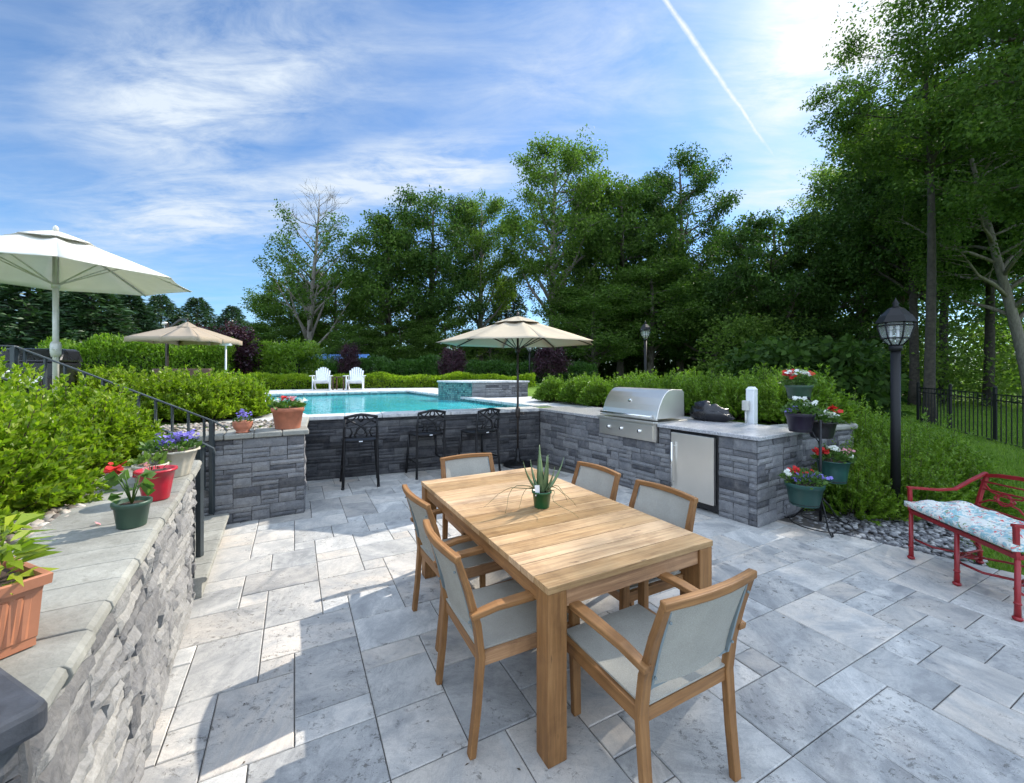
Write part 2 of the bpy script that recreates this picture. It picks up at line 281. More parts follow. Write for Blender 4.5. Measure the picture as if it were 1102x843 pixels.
# ------------------------------------------------------------------ mesh helpers
class MB:
    def __init__(s): s.v = []; s.f = []; s.uv = []; s.sm = []
    def add(s, vs, fs, uvs=None, smooth=False):
        b = len(s.v); s.v += [tuple(p) for p in vs]
        for i, f in enumerate(fs):
            s.f.append([b+k for k in f]); s.sm.append(smooth)
            s.uv += list(uvs[i]) if uvs else [(vs[k][0], vs[k][1]) for k in f]
    def loft(s, rings, smooth=False, closed=True, cap=True, us=None, vperim=None):
        n = len(rings[0]); vs = [p for r in rings for p in r]; fs = []; uvs = []
        ru, rv = random.uniform(0, 9), random.uniform(0, 9)
        if us is None:
            us = [0]
            for i in range(1, len(rings)): us.append(us[-1]+(Vector(rings[i][0])-Vector(rings[i-1][0])).length)
        if vperim is None:
            vp = [0]
            for j in range(n): vp.append(vp[-1]+(Vector(rings[0][(j+1) % n])-Vector(rings[0][j])).length)
        else: vp = vperim
        for i in range(len(rings)-1):
            for j in range(n if closed else n-1):
                k = (j+1) % n
                fs.append([i*n+j, i*n+k, (i+1)*n+k, (i+1)*n+j])
                uvs.append([(ru+us[i], rv+vp[j]), (ru+us[i], rv+vp[j+1]), (ru+us[i+1], rv+vp[j+1]), (ru+us[i+1], rv+vp[j])])
        b = len(s.v); s.v += [tuple(p) for p in vs]
        for f, u in zip(fs, uvs): s.f.append([b+q for q in f]); s.uv += u; s.sm.append(smooth)
        if cap and closed:
            for ring0, rev in ((0, True), (len(rings)-1, False)):
                f = [b+ring0*n+j for j in range(n)]
                if rev: f = f[::-1]
                s.f.append(f); s.sm.append(False)
                c = Vector(rings[ring0][0]); s.uv += [(ru+0.03*((Vector(s.v[q])-c).length), rv+(Vector(s.v[q])-c).length) for q in f]
    def bar(s, pts, w, h=None, up=V(0, 0, 1)):
        """rectangular bar through pts; w across, h along up; w and h may be lists"""
        pts = [Vector(p) for p in pts]; n = len(pts); h = w if h is None else h
        W = w if isinstance(w, (list, tuple)) else [w]*n; Hh = h if isinstance(h, (list, tuple)) else [h]*n
        rings = []
        for i, p in enumerate(pts):
            t = (pts[min(i+1, n-1)]-pts[max(i-1, 0)]).normalized()
            side = t.cross(Vector(up)).normalized(); u = side.cross(t).normalized()
            a, b = side*W[i]/2, u*Hh[i]/2
            rings.append([p-a-b, p+a-b, p+a+b, p-a+b])
        s.loft(rings)
    def box(s, c, size, rz=0.0):
        c = Vector(c); d = Vector((math.cos(rz), math.sin(rz), 0))*size[0]/2
        s.bar([c-d, c+d], size[1], size[2])
    def tube(s, pts, r, n=8, smooth=True, closed=False, cap=True):
        pts = [Vector(p) for p in pts]; m = len(pts); Rr = r if isinstance(r, (list, tuple)) else [r]*m
        rings = []; ref = None
        for i, p in enumerate(pts):
            if closed: t = (pts[(i+1) % m]-pts[i-1]).normalized()
            else: t = (pts[min(i+1, m-1)]-pts[max(i-1, 0)]).normalized()
            if ref is None: ref = V(0, 0, 1) if abs(t.z) < 0.9 else V(1, 0, 0)
            a = t.cross(ref).normalized(); b = a.cross(t).normalized(); ref = b
            rings.append([p+(a*math.cos(2*math.pi*k/n)+b*math.sin(2*math.pi*k/n))*Rr[i] for k in range(n)])
        if closed: rings.append(rings[0])
        s.loft(rings, smooth, True, cap and not closed)
    def lathe(s, prof, c=(0, 0, 0), n=28, smooth=True, flute=0, fl=0.0):
        c = Vector(c); rings = []
        for (r, z) in prof:
            rings.append([c+V(math.cos(2*math.pi*k/n)*r*(1+(fl*math.cos(flute*2*math.pi*k/n) if flute else 0)), math.sin(2*math.pi*k/n)*r*(1+(fl*math.cos(flute*2*math.pi*k/n) if flute else 0)), z) for k in range(n)])
        s.loft(rings, smooth)
    def prism(s, poly, z0, z1):
        s.loft([[(*p, z0) for p in poly], [(*p, z1) for p in poly]])
    def quad(s, a, b, c, d): s.add([a, b, c, d], [[0, 1, 2, 3]])
    def sphere(s, c, r, n=10, m=7, sq=(1, 1, 1)):
        c = Vector(c); rings = []
        for i in range(m+1):
            a = math.pi*i/m; rr = max(math.sin(a), 0.02)
            rings.append([c+V(math.cos(2*math.pi*k/n)*rr*r*sq[0], math.sin(2*math.pi*k/n)*rr*r*sq[1], -math.cos(a)*r*sq[2]) for k in range(n)])
        s.loft(rings, True)
    def build(s, name, m, parent=None, bevel=0.0, origin=(0, 0, 0), seg=2):
        me = bpy.data.meshes.new(name); ox, oy, oz = origin
        vs = np.array(s.v, dtype=np.float32) - np.array([ox, oy, oz], dtype=np.float32)
        me.from_pydata(vs.tolist(), [], s.f)
        uvl = me.uv_layers.new(name='UVMap'); uvl.data.foreach_set('uv', np.array(s.uv, dtype=np.float32).ravel())
        me.polygons.foreach_set('use_smooth', s.sm)
        bm = bmesh.new(); bm.from_mesh(me); bmesh.ops.recalc_face_normals(bm, faces=bm.faces); bm.to_mesh(me); bm.free()
        me.materials.append(m if not isinstance(m, str) else M[m])
        o = bpy.data.objects.new(name, me); C.objects.link(o)
        if parent is not None: o.parent = parent
        else: o.location = (ox, oy, oz)
        if bevel:
            b = o.modifiers.new('bevel', 'BEVEL'); b.width = bevel; b.segments = seg; b.limit_method = 'ANGLE'; b.angle_limit = R(40)
            b.harden_normals = False
        return o
def from_np(name, verts, quads, m, parent=None, smooth=False, origin=(0, 0, 0)):
    verts = np.asarray(verts, dtype=np.float32) - np.array(origin, dtype=np.float32)
    me = bpy.data.meshes.new(name); nv, nf = len(verts), len(quads); k = quads.shape[1]
    me.vertices.add(nv); me.vertices.foreach_set('co', verts.ravel())
    me.loops.add(nf*k); me.loops.foreach_set('vertex_index', quads.ravel().astype(np.int32))
    me.polygons.add(nf); me.polygons.foreach_set('loop_start', np.arange(0, nf*k, k, dtype=np.int32))
    try: me.polygons.foreach_set('loop_total', np.full(nf, k, dtype=np.int32))
    except Exception: pass
    me.update(calc_edges=True); me.validate()
    if smooth: me.polygons.foreach_set('use_smooth', [True]*nf)
    me.materials.append(m if not isinstance(m, str) else M[m])
    o = bpy.data.objects.new(name, me); C.objects.link(o)
    if parent is not None: o.parent = parent
    else: o.location = origin
    return o
def leaf_arrays(c, d, L, W, rng, fold=0.25, droop=0.0):
    """kite-shaped folded leaves: base c, direction d, length L, width W -> verts, quads"""
    n = len(c); d = d/np.linalg.norm(d, axis=1, keepdims=True)
    r = rng.normal(size=(n, 3)); s = np.cross(d, r); s /= np.linalg.norm(s, axis=1, keepdims=True)+1e-9
    u = np.cross(s, d)
    L = np.asarray(L).reshape(-1, 1)*np.ones((n, 1)); W = np.asarray(W).reshape(-1, 1)*np.ones((n, 1))
    v = np.empty((n, 4, 3)); v[:, 0] = c; v[:, 1] = c+d*L*0.45+s*W*0.5+u*W*fold; v[:, 2] = c+d*L - np.array([0, 0, 1])*L*droop; v[:, 3] = c+d*L*0.45-s*W*0.5+u*W*fold
    return v.reshape(-1, 3), np.arange(n*4).reshape(n, 4)
def tag(o, label=None, cat=None, group=None, kind=None):
    if label: o['label'] = label
    if cat: o['category'] = cat
    if group: o['group'] = group
    if kind: o['kind'] = kind
    return o
def thing(name, label, cat, loc=(0, 0, 0), rz=0.0, group=None):
    o = bpy.data.objects.new(name, None); C.objects.link(o); o.location = loc; o.rotation_euler = (0, 0, rz); o.empty_display_size = 0.1
    return tag(o, label, cat, group)
def struct(o): o['kind'] = 'structure'; return o
def dup(root, loc, rz=0.0, scale=1.0, label=None, group=None):
    def cp(o, par):
        c = o.copy(); C.objects.link(c)
        if par is not None: c.parent = par
        for ch in kids.get(o.name, []): cp(ch, c)
        return c
    kids = {}
    for o in C.objects:
        if o.parent is not None: kids.setdefault(o.parent.name, []).append(o)
    r = cp(root, None); r.location = loc; r.rotation_euler = (0, 0, rz); r.scale = (scale,)*3 if not isinstance(scale, tuple) else scale
    if label: r['label'] = label
    if group: r['group'] = group
    return r
def pack(nw, nh, wmin, wmax, hs, rng, cap=None):
    """fill a grid of cells with rectangles -> list of (i, j, w, h)"""
    g = [[0]*nw for _ in range(nh)]; out = []
    for j in range(nh):
        for i in range(nw):
            if g[j][i]: continue
            for _ in range(12):
                h = rng.choice(hs); w = rng.randint(wmin, wmax)
                if h == 1 and w < 2 and rng.random() < 0.7: w += 1
                if cap and (w, h) not in cap and (h, w) not in cap: continue
                if i+w > nw or j+h > nh: continue
                if any(g[j+b][i+a] for a in range(w) for b in range(h)): continue
                break
            else:
                w = h = 1
                while i+w < nw and not g[j][i+w] and w < 3: w += 1
            for b in range(h):
                for a in range(w): g[j+b][i+a] = 1
            out.append((i, j, w, h))
    return out
def stone_face(mb, p0, p1, z0, z1, rng, amp=0.008, cw=0.075, ch=0.065, wmax=6, hs=(1, 1, 2), rough=0.006, res=0.03, proud=0.015, gap=0.006, freq=14):
    """ashlar face from p0 to p1; its outside is on the right-hand side going from p0 to p1"""
    p0 = V(p0[0], p0[1], 0); p1 = V(p1[0], p1[1], 0); L = (p1-p0).length; t = (p1-p0)/L; nrm = V(t.y, -t.x, 0)
    nw = max(1, round(L/cw)); nh = max(1, round((z1-z0)/ch)); cw = L/nw; ch = (z1-z0)/nh
    for (i, j, w, h) in pack(nw, nh, 2, wmax, hs, rng):
        x0, x1 = i*cw+gap/2, (i+w)*cw-gap/2; a0, a1 = z0+j*ch+gap/2, z0+(j+h)*ch-gap/2
        if i == 0: x0 -= 0.0
        nx = max(2, round((x1-x0)/res)); nz = max(2, round((a1-a0)/res)); out0 = proud+rng.uniform(-amp, amp)*0.7
        tiltx, tiltz = rng.uniform(-1, 1)*amp*0.6, rng.uniform(-1, 1)*amp*0.6; seed = V(rng.uniform(0, 50), rng.uniform(0, 50), rng.uniform(0, 50))
        verts = []; nxx = nx+1
        for b in range(nz+1):
            for a in range(nx+1):
                u, v = a/nx, b/nz; e = min(u, 1-u)*(x1-x0); f = min(v, 1-v)*(a1-a0)
                edge = 1.0 if min(e, f) > 1e-6 else 0.0
                X = x0+(x1-x0)*u; Z = a0+(a1-a0)*v
                nz_ = mn.fractal(V(X*freq, Z*freq, 0)+seed, 1.0, 2.0, 3)
                d = out0+tiltx*(u-.5)*2+tiltz*(v-.5)*2+nz_*rough - (0.0 if edge else amp*0.8+0.003)
                j2 = 0.0 if edge else min(rough, .008)*0.35
                verts.append(p0+t*(X+rng.uniform(-j2, j2))+nrm*max(d, 0.001)+V(0, 0, Z+rng.uniform(-j2, j2)))
        base = len(verts); per = [a for a in range(nxx)]+[b*nxx+nx for b in range(1, nz+1)]+[nz*nxx+a for a in range(nx-1, -1, -1)]+[b*nxx for b in range(nz-1, 0, -1)]
        for k in per:
            q = verts[k]; dd = (q-p0).dot(nrm); verts.append(q-nrm*(dd+0.012))
        fs = [[b*nxx+a, b*nxx+a+1, (b+1)*nxx+a+1, (b+1)*nxx+a] for b in range(nz) for a in range(nx)]
        m = len(per); fs += [[per[k], base+k, base+(k+1) % m, per[(k+1) % m]] for k in range(m)]
        mb.add(verts, fs)
# ------------------------------------------------------------------ camera, light, sky
cam = bpy.data.cameras.new('camera'); camo = bpy.data.objects.new('camera', cam); C.objects.link(camo)
camo.location = (0, 0, H_EYE); camo.rotation_euler = (R(90), 0, 0)
cam.sensor_width = 36; cam.lens = 36*F/1102; cam.shift_y = -(421.5-HY)/1102; cam.clip_start = 0.05; cam.clip_end = 3000
sc.camera = camo
SUN_EL = R(39.5); SUN_AZ = math.atan2(0.735, 0.68)       # azimuth from +Y towards +X
SD = V(math.sin(SUN_AZ)*math.cos(SUN_EL), math.cos(SUN_AZ)*math.cos(SUN_EL), math.sin(SUN_EL))
sun = bpy.data.lights.new('sun', 'SUN'); sun.energy = 4.0; sun.angle = R(0.53); sun.color = (1.0, 0.93, 0.82)
suno = bpy.data.objects.new('sun', sun); C.objects.link(suno); suno.rotation_euler = SD.to_track_quat('Z', 'Y').to_euler(); suno.location = SD*60
sc.view_settings.view_transform = 'Standard'; sc.view_settings.look = 'None'; sc.view_settings.gamma = 1.0
sc.view_settings.exposure = 0.78
w = bpy.data.worlds.new('World'); sc.world = w; w.use_nodes = True
s = NT(w)
sky = s.n('ShaderNodeTexSky', sky_type='NISHITA', sun_disc=False, sun_elevation=SUN_EL, sun_rotation=SUN_AZ, altitude=50, air_density=1.0, dust_density=0.3, ozone_density=2.5)
d = s.n('ShaderNodeTexCoord').outputs['Generated']
sep = s.n('ShaderNodeSeparateXYZ', i_Vector=d)
zz = s.math('ADD', s.math('MAXIMUM', sep.outputs[2], 0.0), 0.10)
cu = s.math('DIVIDE', sep.outputs[0], zz); cv = s.math('DIVIDE', sep.outputs[1], zz)
cl = s.n('ShaderNodeCombineXYZ'); s.nt.links.new(cu, cl.inputs[0]); s.nt.links.new(cv, cl.inputs[1]); cl = cl.outputs[0]
def skyuv(px, py):
    q = V((px-CX)/F, 1, (HY-py)/F).normalized(); k = q.z+0.10; return q.x/k, q.y/k
def blob(px, py, ax, ay, rot, soft=0.6):
    """soft elliptical patch of cloud on the cloud layer, centred on a direction"""
    u, v = skyuv(px, py)
    m = s.mapping(cl, (1, 1, 1), (0, 0, 0), (-u, -v, 0)); m = s.mapping(m, (1, 1, 1), (0, 0, rot)); m = s.mapping(m, (1/ax, 1/ay, 1))
    wv = s.n('ShaderNodeVectorMath', operation='LENGTH'); s.nt.links.new(m, wv.inputs[0])
    return s.ramp(wv.outputs['Value'], [(0.0, 1.0), (1.0, 0.0)])
st = s.mapping(cl, (0.8, 1.7, 1), (0, 0, R(-32)))
n1 = s.noise(st, 1.15, 11, 0.60, 0.45)
n2 = s.noise(s.mapping(cl, (1.0, 2.6, 1), (0, 0, R(20))), 2.4, 11, 0.66, 0.5)
n3 = s.noise(cl, 9.0, 5, 0.6, 0.3)
base = s.ramp(s.math('ADD', s.math('MULTIPLY', n1, 0.65), s.math('MULTIPLY', n2, 0.35)), [(0.36, 0.0), (0.50, 0.30), (0.66, 0.85)])
tex = s.ramp(s.math('ADD', s.math('MULTIPLY', n2, 0.8), s.math('MULTIPLY', n3, 0.2)), [(0.36, 0.0), (0.64, 1.0)])
blobs = None
for (px, py, ax, ay, rot, k) in ((450, 190, 0.65, 0.30, 0.2, 1.5), (215, 232, 1.0, 0.42, 0.25, 1.3), (190, 125, 0.65, 0.32, 0.5, 1.2), (300, 60, 0.5, 0.4, 0.3, 0.6), (860, 60, 0.26, 0.45, 0.35, 0.95), (850, 200, 0.35, 0.40, 0.4, 0.8), (620, 60, 0.5, 0.35, 0.1, 0.45), (940, 20, 0.32, 0.45, 0.2, 1.1), (60, 280, 1.0, 0.4, 0.2, 0.5)):
    b = s.math('MULTIPLY', blob(px, py, ax, ay, rot), k)
    blobs = b if blobs is None else s.math('ADD', blobs, b)
dens = s.math('ADD', s.math('MULTIPLY', base, 0.50), s.math('MULTIPLY', blobs, s.math('ADD', s.math('MULTIPLY', tex, 0.85), 0.12)), True)
# thin condensation trail: a narrow band of one great circle
d1 = V(716-CX, F, HY).normalized(); d2 = V(820-CX, F, HY-150).normalized(); nn = d1.cross(d2).normalized()
def dot(v3):
    nd = s.n('ShaderNodeVectorMath', operation='DOT_PRODUCT'); s.nt.links.new(d, nd.inputs[0]); nd.inputs[1].default_value = tuple(v3); return nd.outputs['Value']
nrm_d = d
dist = s.math('ABSOLUTE', s.math('ADD', dot(nn), s.math('MULTIPLY', s.math('SUBTRACT', s.noise(d, 22, 4), 0.5), 0.006)))
along = s.math('SUBTRACT', dot(d1), dot(d2))
alo = s.ramp(s.math('ADD', along, 0.5), [(0.425, 0.0), (0.465, 1.0)])
wid = s.math('ADD', s.math('MULTIPLY', s.noise(d, 9, 3), 0.008), 0.0022)
trail = s.math('MULTIPLY', s.math('SUBTRACT', 1.0, s.math('DIVIDE', dist, wid), True), alo)
front = s.math('GREATER_THAN', sep.outputs[1], 0.0)
trail = s.math('MULTIPLY', s.math('MULTIPLY', s.math('MULTIPLY', trail, front), s.math('ADD', s.math('MULTIPLY', s.noise(d, 60, 4, 0.7), 1.4), 0.25)), 1.0, True)
dens = s.math('MAXIMUM', dens, trail)
glow = s.math('POWER', s.math('MAXIMUM', dot(SD), 0.0), 7.0)
glow2 = s.math('POWER', s.math('MAXIMUM', dot(SD), 0.0), 45.0)
ccol = s.mix(s.math('MULTIPLY', glow, 0.8, True), (4.6, 5.2, 5.9), (6.4, 6.6, 6.8))
# added fill light: bright bluish cloud overhead and behind, out of view
rear_fill = s.math('ADD', s.math('MULTIPLY', sep.outputs[1], -1.4), s.math('MULTIPLY', sep.outputs[2], 1.0))
rear_fill = s.ramp(s.math('ADD', rear_fill, 0.0), [(0.15, 0.0), (0.75, 1.0)])
ccol = s.mix(rear_fill, ccol, (9.6, 11.6, 14.6))
dens = s.math('MAXIMUM', dens, s.math('MULTIPLY', rear_fill, 0.9))
skyc = s.mix(1.0, sky.outputs[0], (0.66, 0.93, 1.15), 'MULTIPLY')
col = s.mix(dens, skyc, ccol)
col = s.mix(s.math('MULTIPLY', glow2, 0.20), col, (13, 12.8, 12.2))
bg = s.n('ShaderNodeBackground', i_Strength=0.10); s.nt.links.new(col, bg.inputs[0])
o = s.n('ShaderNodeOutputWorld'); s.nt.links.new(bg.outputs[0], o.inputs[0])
cy = sc.cycles
cy.max_bounces = 5; cy.diffuse_bounces = 2; cy.transparent_max_bounces = 12; cy.transmission_bounces = 4; cy.glossy_bounces = 3
cy.use_denoising = True; cy.use_adaptive_sampling = True; cy.adaptive_threshold = 0.03; cy.sample_clamp_indirect = 6; cy.caustics_reflective = False; cy.caustics_refractive = False

# ------------------------------------------------------------------ layout
rng = random.Random(3)
K0 = V(0.50, 7.62, 0); KD = V(0.535, -0.845, 0); KN = V(0.845, 0.535, 0)     # kitchen: inner corner, direction, depth direction
K1 = K0+KD*3.85; KE = K1+KN*1.0
PW0 = V(-3.07, 6.19, 0); PWD = (K0-PW0).normalized(); PWN = V(-PWD.y, PWD.x, 0)    # pool wall, left to right, and towards the pool
PR = V(-2.40, 4.83, 0); PIER_A = R(30); PU = V(-math.cos(PIER_A), -math.sin(PIER_A), 0)  # pier right corner, direction of its front to the left
PL = PR+PU*2.4
WD = V(-0.515, 0.857, 0); W_N = V(-0.857, -0.515, 0)      # left wall: direction away from the camera, direction into the bed
def WP(Y, k): return V(-k-0.601*Y, Y, 0)
EDGE = [V(3.18, 4.32, 0), V(3.63, 3.83, 0), V(5.33, 2.1, 0), V(8.3, -1.0, 0)]
TZ = 0.93     # level of the pool terrace
# ground: one sheet to the horizon
g = MB(); n = 24
xs = [-900, -300, -120, -60, -30, -15, -8, -4, 0, 4, 8, 12, 16, 22, 30, 45, 80, 200, 900]; ys = [-60, -20, -8, -3, 0, 3, 6, 9, 12, 16, 22, 30, 45, 80, 200, 900]
for i in range(len(xs)-1):
    for j in range(len(ys)-1): g.quad((xs[i], ys[j], -0.07), (xs[i+1], ys[j], -0.07), (xs[i+1], ys[j+1], -0.07), (xs[i], ys[j+1], -0.07))
struct(g.build('lawn', 'lawn'))
# terrace: raised ground round the pool, open where the pool lies
A_ = PWD; B_ = V(-0.56, 0.83, 0).normalized()
cp = PW0+PWN*0.30+PWD*0.02      # near-left corner of the pool water
pq = [cp, G(577, 437.3, TZ).xy.to_3d(), G(440, 420.6, TZ).xy.to_3d(), V(-7.5, 12.1, 0)]
RIDGE = [KE+V(0.35, 0.3, 0), V(4.1, 5.55, 0), V(4.5, 7.2, 0), V(3.7, 10.0, 0), V(3.0, 14.0, 0), V(3.5, 30, 0), V(30, 60, 0)]
tp = MB()
outer = [PL.xy, PR.xy, PW0.xy, K0.xy, K1.xy, KE.xy, RIDGE[1].xy, RIDGE[2].xy, RIDGE[3].xy, RIDGE[4].xy, RIDGE[5].xy, RIDGE[6].xy, V(30, 75, 0).xy, V(-90, 75, 0).xy, V(-90, -2, 0).xy, V(-5.6, -2, 0).xy, V(-6.05, 1.2, 0).xy, V(-5.85, 2.6, 0).xy]
bm = bmesh.new()
def ring(pts, z):
    vs = [bm.verts.new((p[0], p[1], z)) for p in pts]; return [bm.edges.new((vs[i], vs[(i+1) % len(vs)])) for i in range(len(vs))]
def inset(p, c, k): return p
outer_i = [Vector(p) for p in outer]
outer_i[1] = (PR-KN*0-V(0.02, -0.10, 0)).xy; 
for idx, q in ((0, PL+V(-.02, .08, 0)), (1, PR+V(-.10, .08, 0)), (2, PW0+PWN*.1+V(-.05, 0, 0)), (3, K0+PWN*.1+V(.08, 0, 0)), (4, K1+KN*.12-KD*.1), (5, KE-KD*.1)): outer_i[idx] = q.xy
e1 = ring(outer_i, TZ-0.02); e2 = ring(pq, TZ-0.02)
bmesh.ops.triangle_fill(bm, use_beauty=True, edges=e1+e2)
me = bpy.data.meshes.new('terrace'); bm.to_mesh(me); bm.free(); me.materials.append(M['lawn']); t_ = bpy.data.objects.new('terrace', me); C.objects.link(t_); struct(t_)
# the bank down from the terrace to the lawn, hidden by the shrubs
bk = MB(); rr = RIDGE; 
for i in range(1, len(rr)-1):
    a, b = rr[i], rr[i+1]; d_ = (b-a).normalized(); o_ = V(d_.y, -d_.x, 0)*1.1
    bk.quad((a.x, a.y, TZ-.02), (a.x+o_.x, a.y+o_.y, -0.17), (b.x+o_.x, b.y+o_.y, -0.17), (b.x, b.y, TZ-.02))
struct(bk.build('bank', 'lawn'))
# pool deck round the water and pool basin
def ofs(poly, ds):
    out = []; n = len(poly)
    for i in range(n):
        a, b, c = poly[i-1], poly[i], poly[(i+1) % n]
        d0 = (b-a).normalized(); d1_ = (c-b).normalized(); n0 = V(d0.y, -d0.x, 0); n1_ = V(d1_.y, -d1_.x, 0)
        p1 = a+n0*ds[i-1]; p2 = b+n1_*ds[i]; den = d0.x*d1_.y-d0.y*d1_.x
        tt = ((p2.x-p1.x)*d1_.y-(p2.y-p1.y)*d1_.x)/den; out.append(p1+d0*tt)
    return out
def ringstrip(inner, outer, z, mb, h=0.0):
    n = len(inner)
    for i in range(n):
        j = (i+1) % n
        mb.quad((*inner[i].xy, z), (*outer[i].xy, z), (*outer[j].xy, z), (*inner[j].xy, z))
pqi = pq
dk = MB(); ringstrip(ofs(pqi, [0.30, 0.30, 0.30, 0.30]), ofs(pqi, [0.31, 1.75, 3.1, 1.2]), TZ-0.012, dk)
struct(dk.build('pool_deck', 'coping'))
cpn = MB()
inn = ofs(pqi, [-0.03]*4); out_ = ofs(pqi, [0.0, 0.30, 0.30, 0.30])
for i in range(1, 4):
    a, b = inn[i], inn[(i+1) % 4]; c, d_ = out_[(i+1) % 4], out_[i]; L = (b-a).length; k = max(1, int(L/0.6))
    for q in range(k):
        u0, u1 = q/k+0.003, (q+1)/k-0.003
        p = [a.lerp(b, u0), a.lerp(b, u1), d_.lerp(c, u1), d_.lerp(c, u0)]
        cpn.prism([x.xy for x in p], TZ-0.05, TZ+0.012)
struct(cpn.build('pool_coping', 'coping', bevel=0.01))
bs = MB(); flo = ofs(pqi, [-0.01]*4)
for i in range(4):
    a, b = flo[i], flo[(i+1) % 4]; bs.add([(*a.xy, -0.4), (*b.xy, -0.4), (*b.xy, TZ-0.04), (*a.xy, TZ-0.04)], [[0, 1, 2, 3]], [[(0, 0), ((b-a).length, 0), ((b-a).length, 1.3), (0, 1.3)]])
struct(bs.build('pool_basin', 'mosaic'))
wt = MB(); wq = ofs(pqi, [-0.012]*4); wt.add([(*p.xy, TZ-0.10) for p in wq], [[0, 1, 2, 3]])
struct(wt.build('water', 'water'))

# patio: travertine tiles in mixed sizes
YAW = R(27.5); cw = 0.172
tl = MB(); nx_, ny_ = 90, 70
rt = random.Random(11)
ca, sa = math.cos(YAW), math.sin(YAW)
bm = bmesh.new()
SIZES = {(3, 2), (2, 2), (2, 1), (3, 3)}
def patio_in(c):
    return -3.4-c.y*0.1 < c.x+0.601*c.y*0 and c.y < 8.2
for (i, j, w_, h_) in pack(nx_, ny_, 2, 3, (1, 2, 2, 2, 3), rt, SIZES):
    x0, y0 = (i-42)*cw+.0025, (j-24)*cw+.0025; x1, y1 = (i-42+w_)*cw-.0025, (j-24+h_)*cw-.0025
    zt = rt.uniform(-0.0012, 0.0012); b_ = 0.004; jt = lambda: rt.uniform(-0.0022, 0.0022)
    top = [(x0+b_+jt(), y0+b_+jt()), (x1-b_+jt(), y0+b_+jt()), (x1-b_+jt(), y1-b_+jt()), (x0+b_+jt(), y1-b_+jt())]; bot = [(x0, y0), (x1, y0), (x1, y1), (x0, y1)]
    cxw = (x0+x1)/2*ca-(y0+y1)/2*sa; cyw = (x0+x1)/2*sa+(y0+y1)/2*ca
    if cyw < -2.6 or cyw > 8.3 or cxw < -5.2 or cxw > 8.5: continue
    vt = [bm.verts.new((x*ca-y*sa, x*sa+y*ca, zt)) for x, y in top]; vb = [bm.verts.new((x*ca-y*sa, x*sa+y*ca, -0.004)) for x, y in bot]; vc = [bm.verts.new((x*ca-y*sa, x*sa+y*ca, -0.02)) for x, y in bot]
    bm.faces.new(vt)
    for k in range(4): bm.faces.new((vt[k], vb[k], vb[(k+1) % 4], vt[(k+1) % 4])); bm.faces.new((vb[k], vc[k], vc[(k+1) % 4], vb[(k+1) % 4]))
def cut(p, q):
    d_ = (q-p).normalized(); nrm = V(d_.y, -d_.x, 0)
    bmesh.ops.bisect_plane(bm, geom=bm.verts[:]+bm.edges[:]+bm.faces[:], plane_co=p, plane_no=nrm, clear_outer=True)
cut(V(8.3, -1.0, 0), V(3.18, 4.32, 0))
# trim the patio just behind the kitchen and the pool wall
def cut2(p, nrm): bmesh.ops.bisect_plane(bm, geom=bm.verts[:]+bm.edges[:]+bm.faces[:], plane_co=p, plane_no=nrm, clear_outer=True)
cut2(PW0+PWN*0.10, PWN)
bmesh.ops.recalc_face_normals(bm, faces=bm.faces)
me = bpy.data.meshes.new('patio'); bm.to_mesh(me); bm.free(); me.materials.append(M['travertine']); po = bpy.data.objects.new('patio', me); C.objects.link(po); struct(po)
jb = MB(); jb.add([(-6, -3, -0.008), (9.9, -3, -0.008), (8.3, -1.0, -0.008), (3.18, 4.32, -0.008), (3.9, 5.0, -0.008), (1, 8.1, -0.008), (-3.6, 6.4, -0.008), (-6, 4, -0.008)], [list(range(8))])
struct(jb.build('patio_bedding', 'joint'))
# gravel bed beside the patio on the right
gb = MB(); gb.add([(3.19, 4.33, -0.05), (3.98, 3.50, -0.05), (4.30, 3.95, -0.05), (4.8, 4.7, -0.05), (5.8, 6.6, -0.05), (4.2, 6.0, -0.05), (3.3, 4.95, -0.05)], [list(range(7))])
struct(gb.build('gravel_bed', 'gravel_floor'))
def pebbles(name, area, n, smin, smax, z, m, seed, label, cat):
    r = np.random.default_rng(seed); ico = bmesh.new(); bmesh.ops.create_icosphere(ico, subdivisions=2, radius=1.0)
    bv = np.array([v.co[:] for v in ico.verts]); bf = np.array([[v.index for v in f.verts] for f in ico.faces]); ico.free()
    Vs = []; Fs = []; k = 0
    for _ in range(n):
        p = area(r); sx = r.uniform(smin, smax); sv = bv*np.array([sx, sx*r.uniform(.6, .95), sx*r.uniform(.35, .6)])
        sv *= (1+0.12*np.sin(bv@r.normal(size=3)*3))[:, None]
        a = r.uniform(0, 6.28); b = r.normal()*0.25; ra = np.array([[math.cos(a), -math.sin(a), 0], [math.sin(a), math.cos(a), 0], [0, 0, 1]]); rb = np.array([[1, 0, 0], [0, math.cos(b), -math.sin(b)], [0, math.sin(b), math.cos(b)]])
        Vs.append(sv@rb.T@ra.T+np.array([p[0], p[1], z+(p[2] if len(p) > 2 else 0)+sx*0.25+r.uniform(0, smax*0.8)])); Fs.append(bf+k); k += len(bv)
    o = from_np(name, np.concatenate(Vs), np.concatenate(Fs), m, smooth=True)
    o['kind'] = 'stuff'; o['label'] = label; o['category'] = cat; return o
def area_right(r):
    while True:
        p = V(r.uniform(3.1, 5.6), r.uniform(3.5, 6.2), 0)
        e = V(3.20, 4.32, 0); d_ = V(0.7, -0.715, 0).normalized(); side = (p-e).dot(V(-d_.y, d_.x, 0))
        a = (p-e).dot(d_)
        if 0.02 < side < 1.3 and -0.5 < a < 1.15-side*0.1 and (p-K1).dot(KD) > 0.04: return (p.x, p.y)
pebbles('gravel', area_right, 1500, 0.014, 0.036, -0.05, 'pebble_grey', 5, 'loose grey pebbles beside the patio under the lamp post', 'gravel')
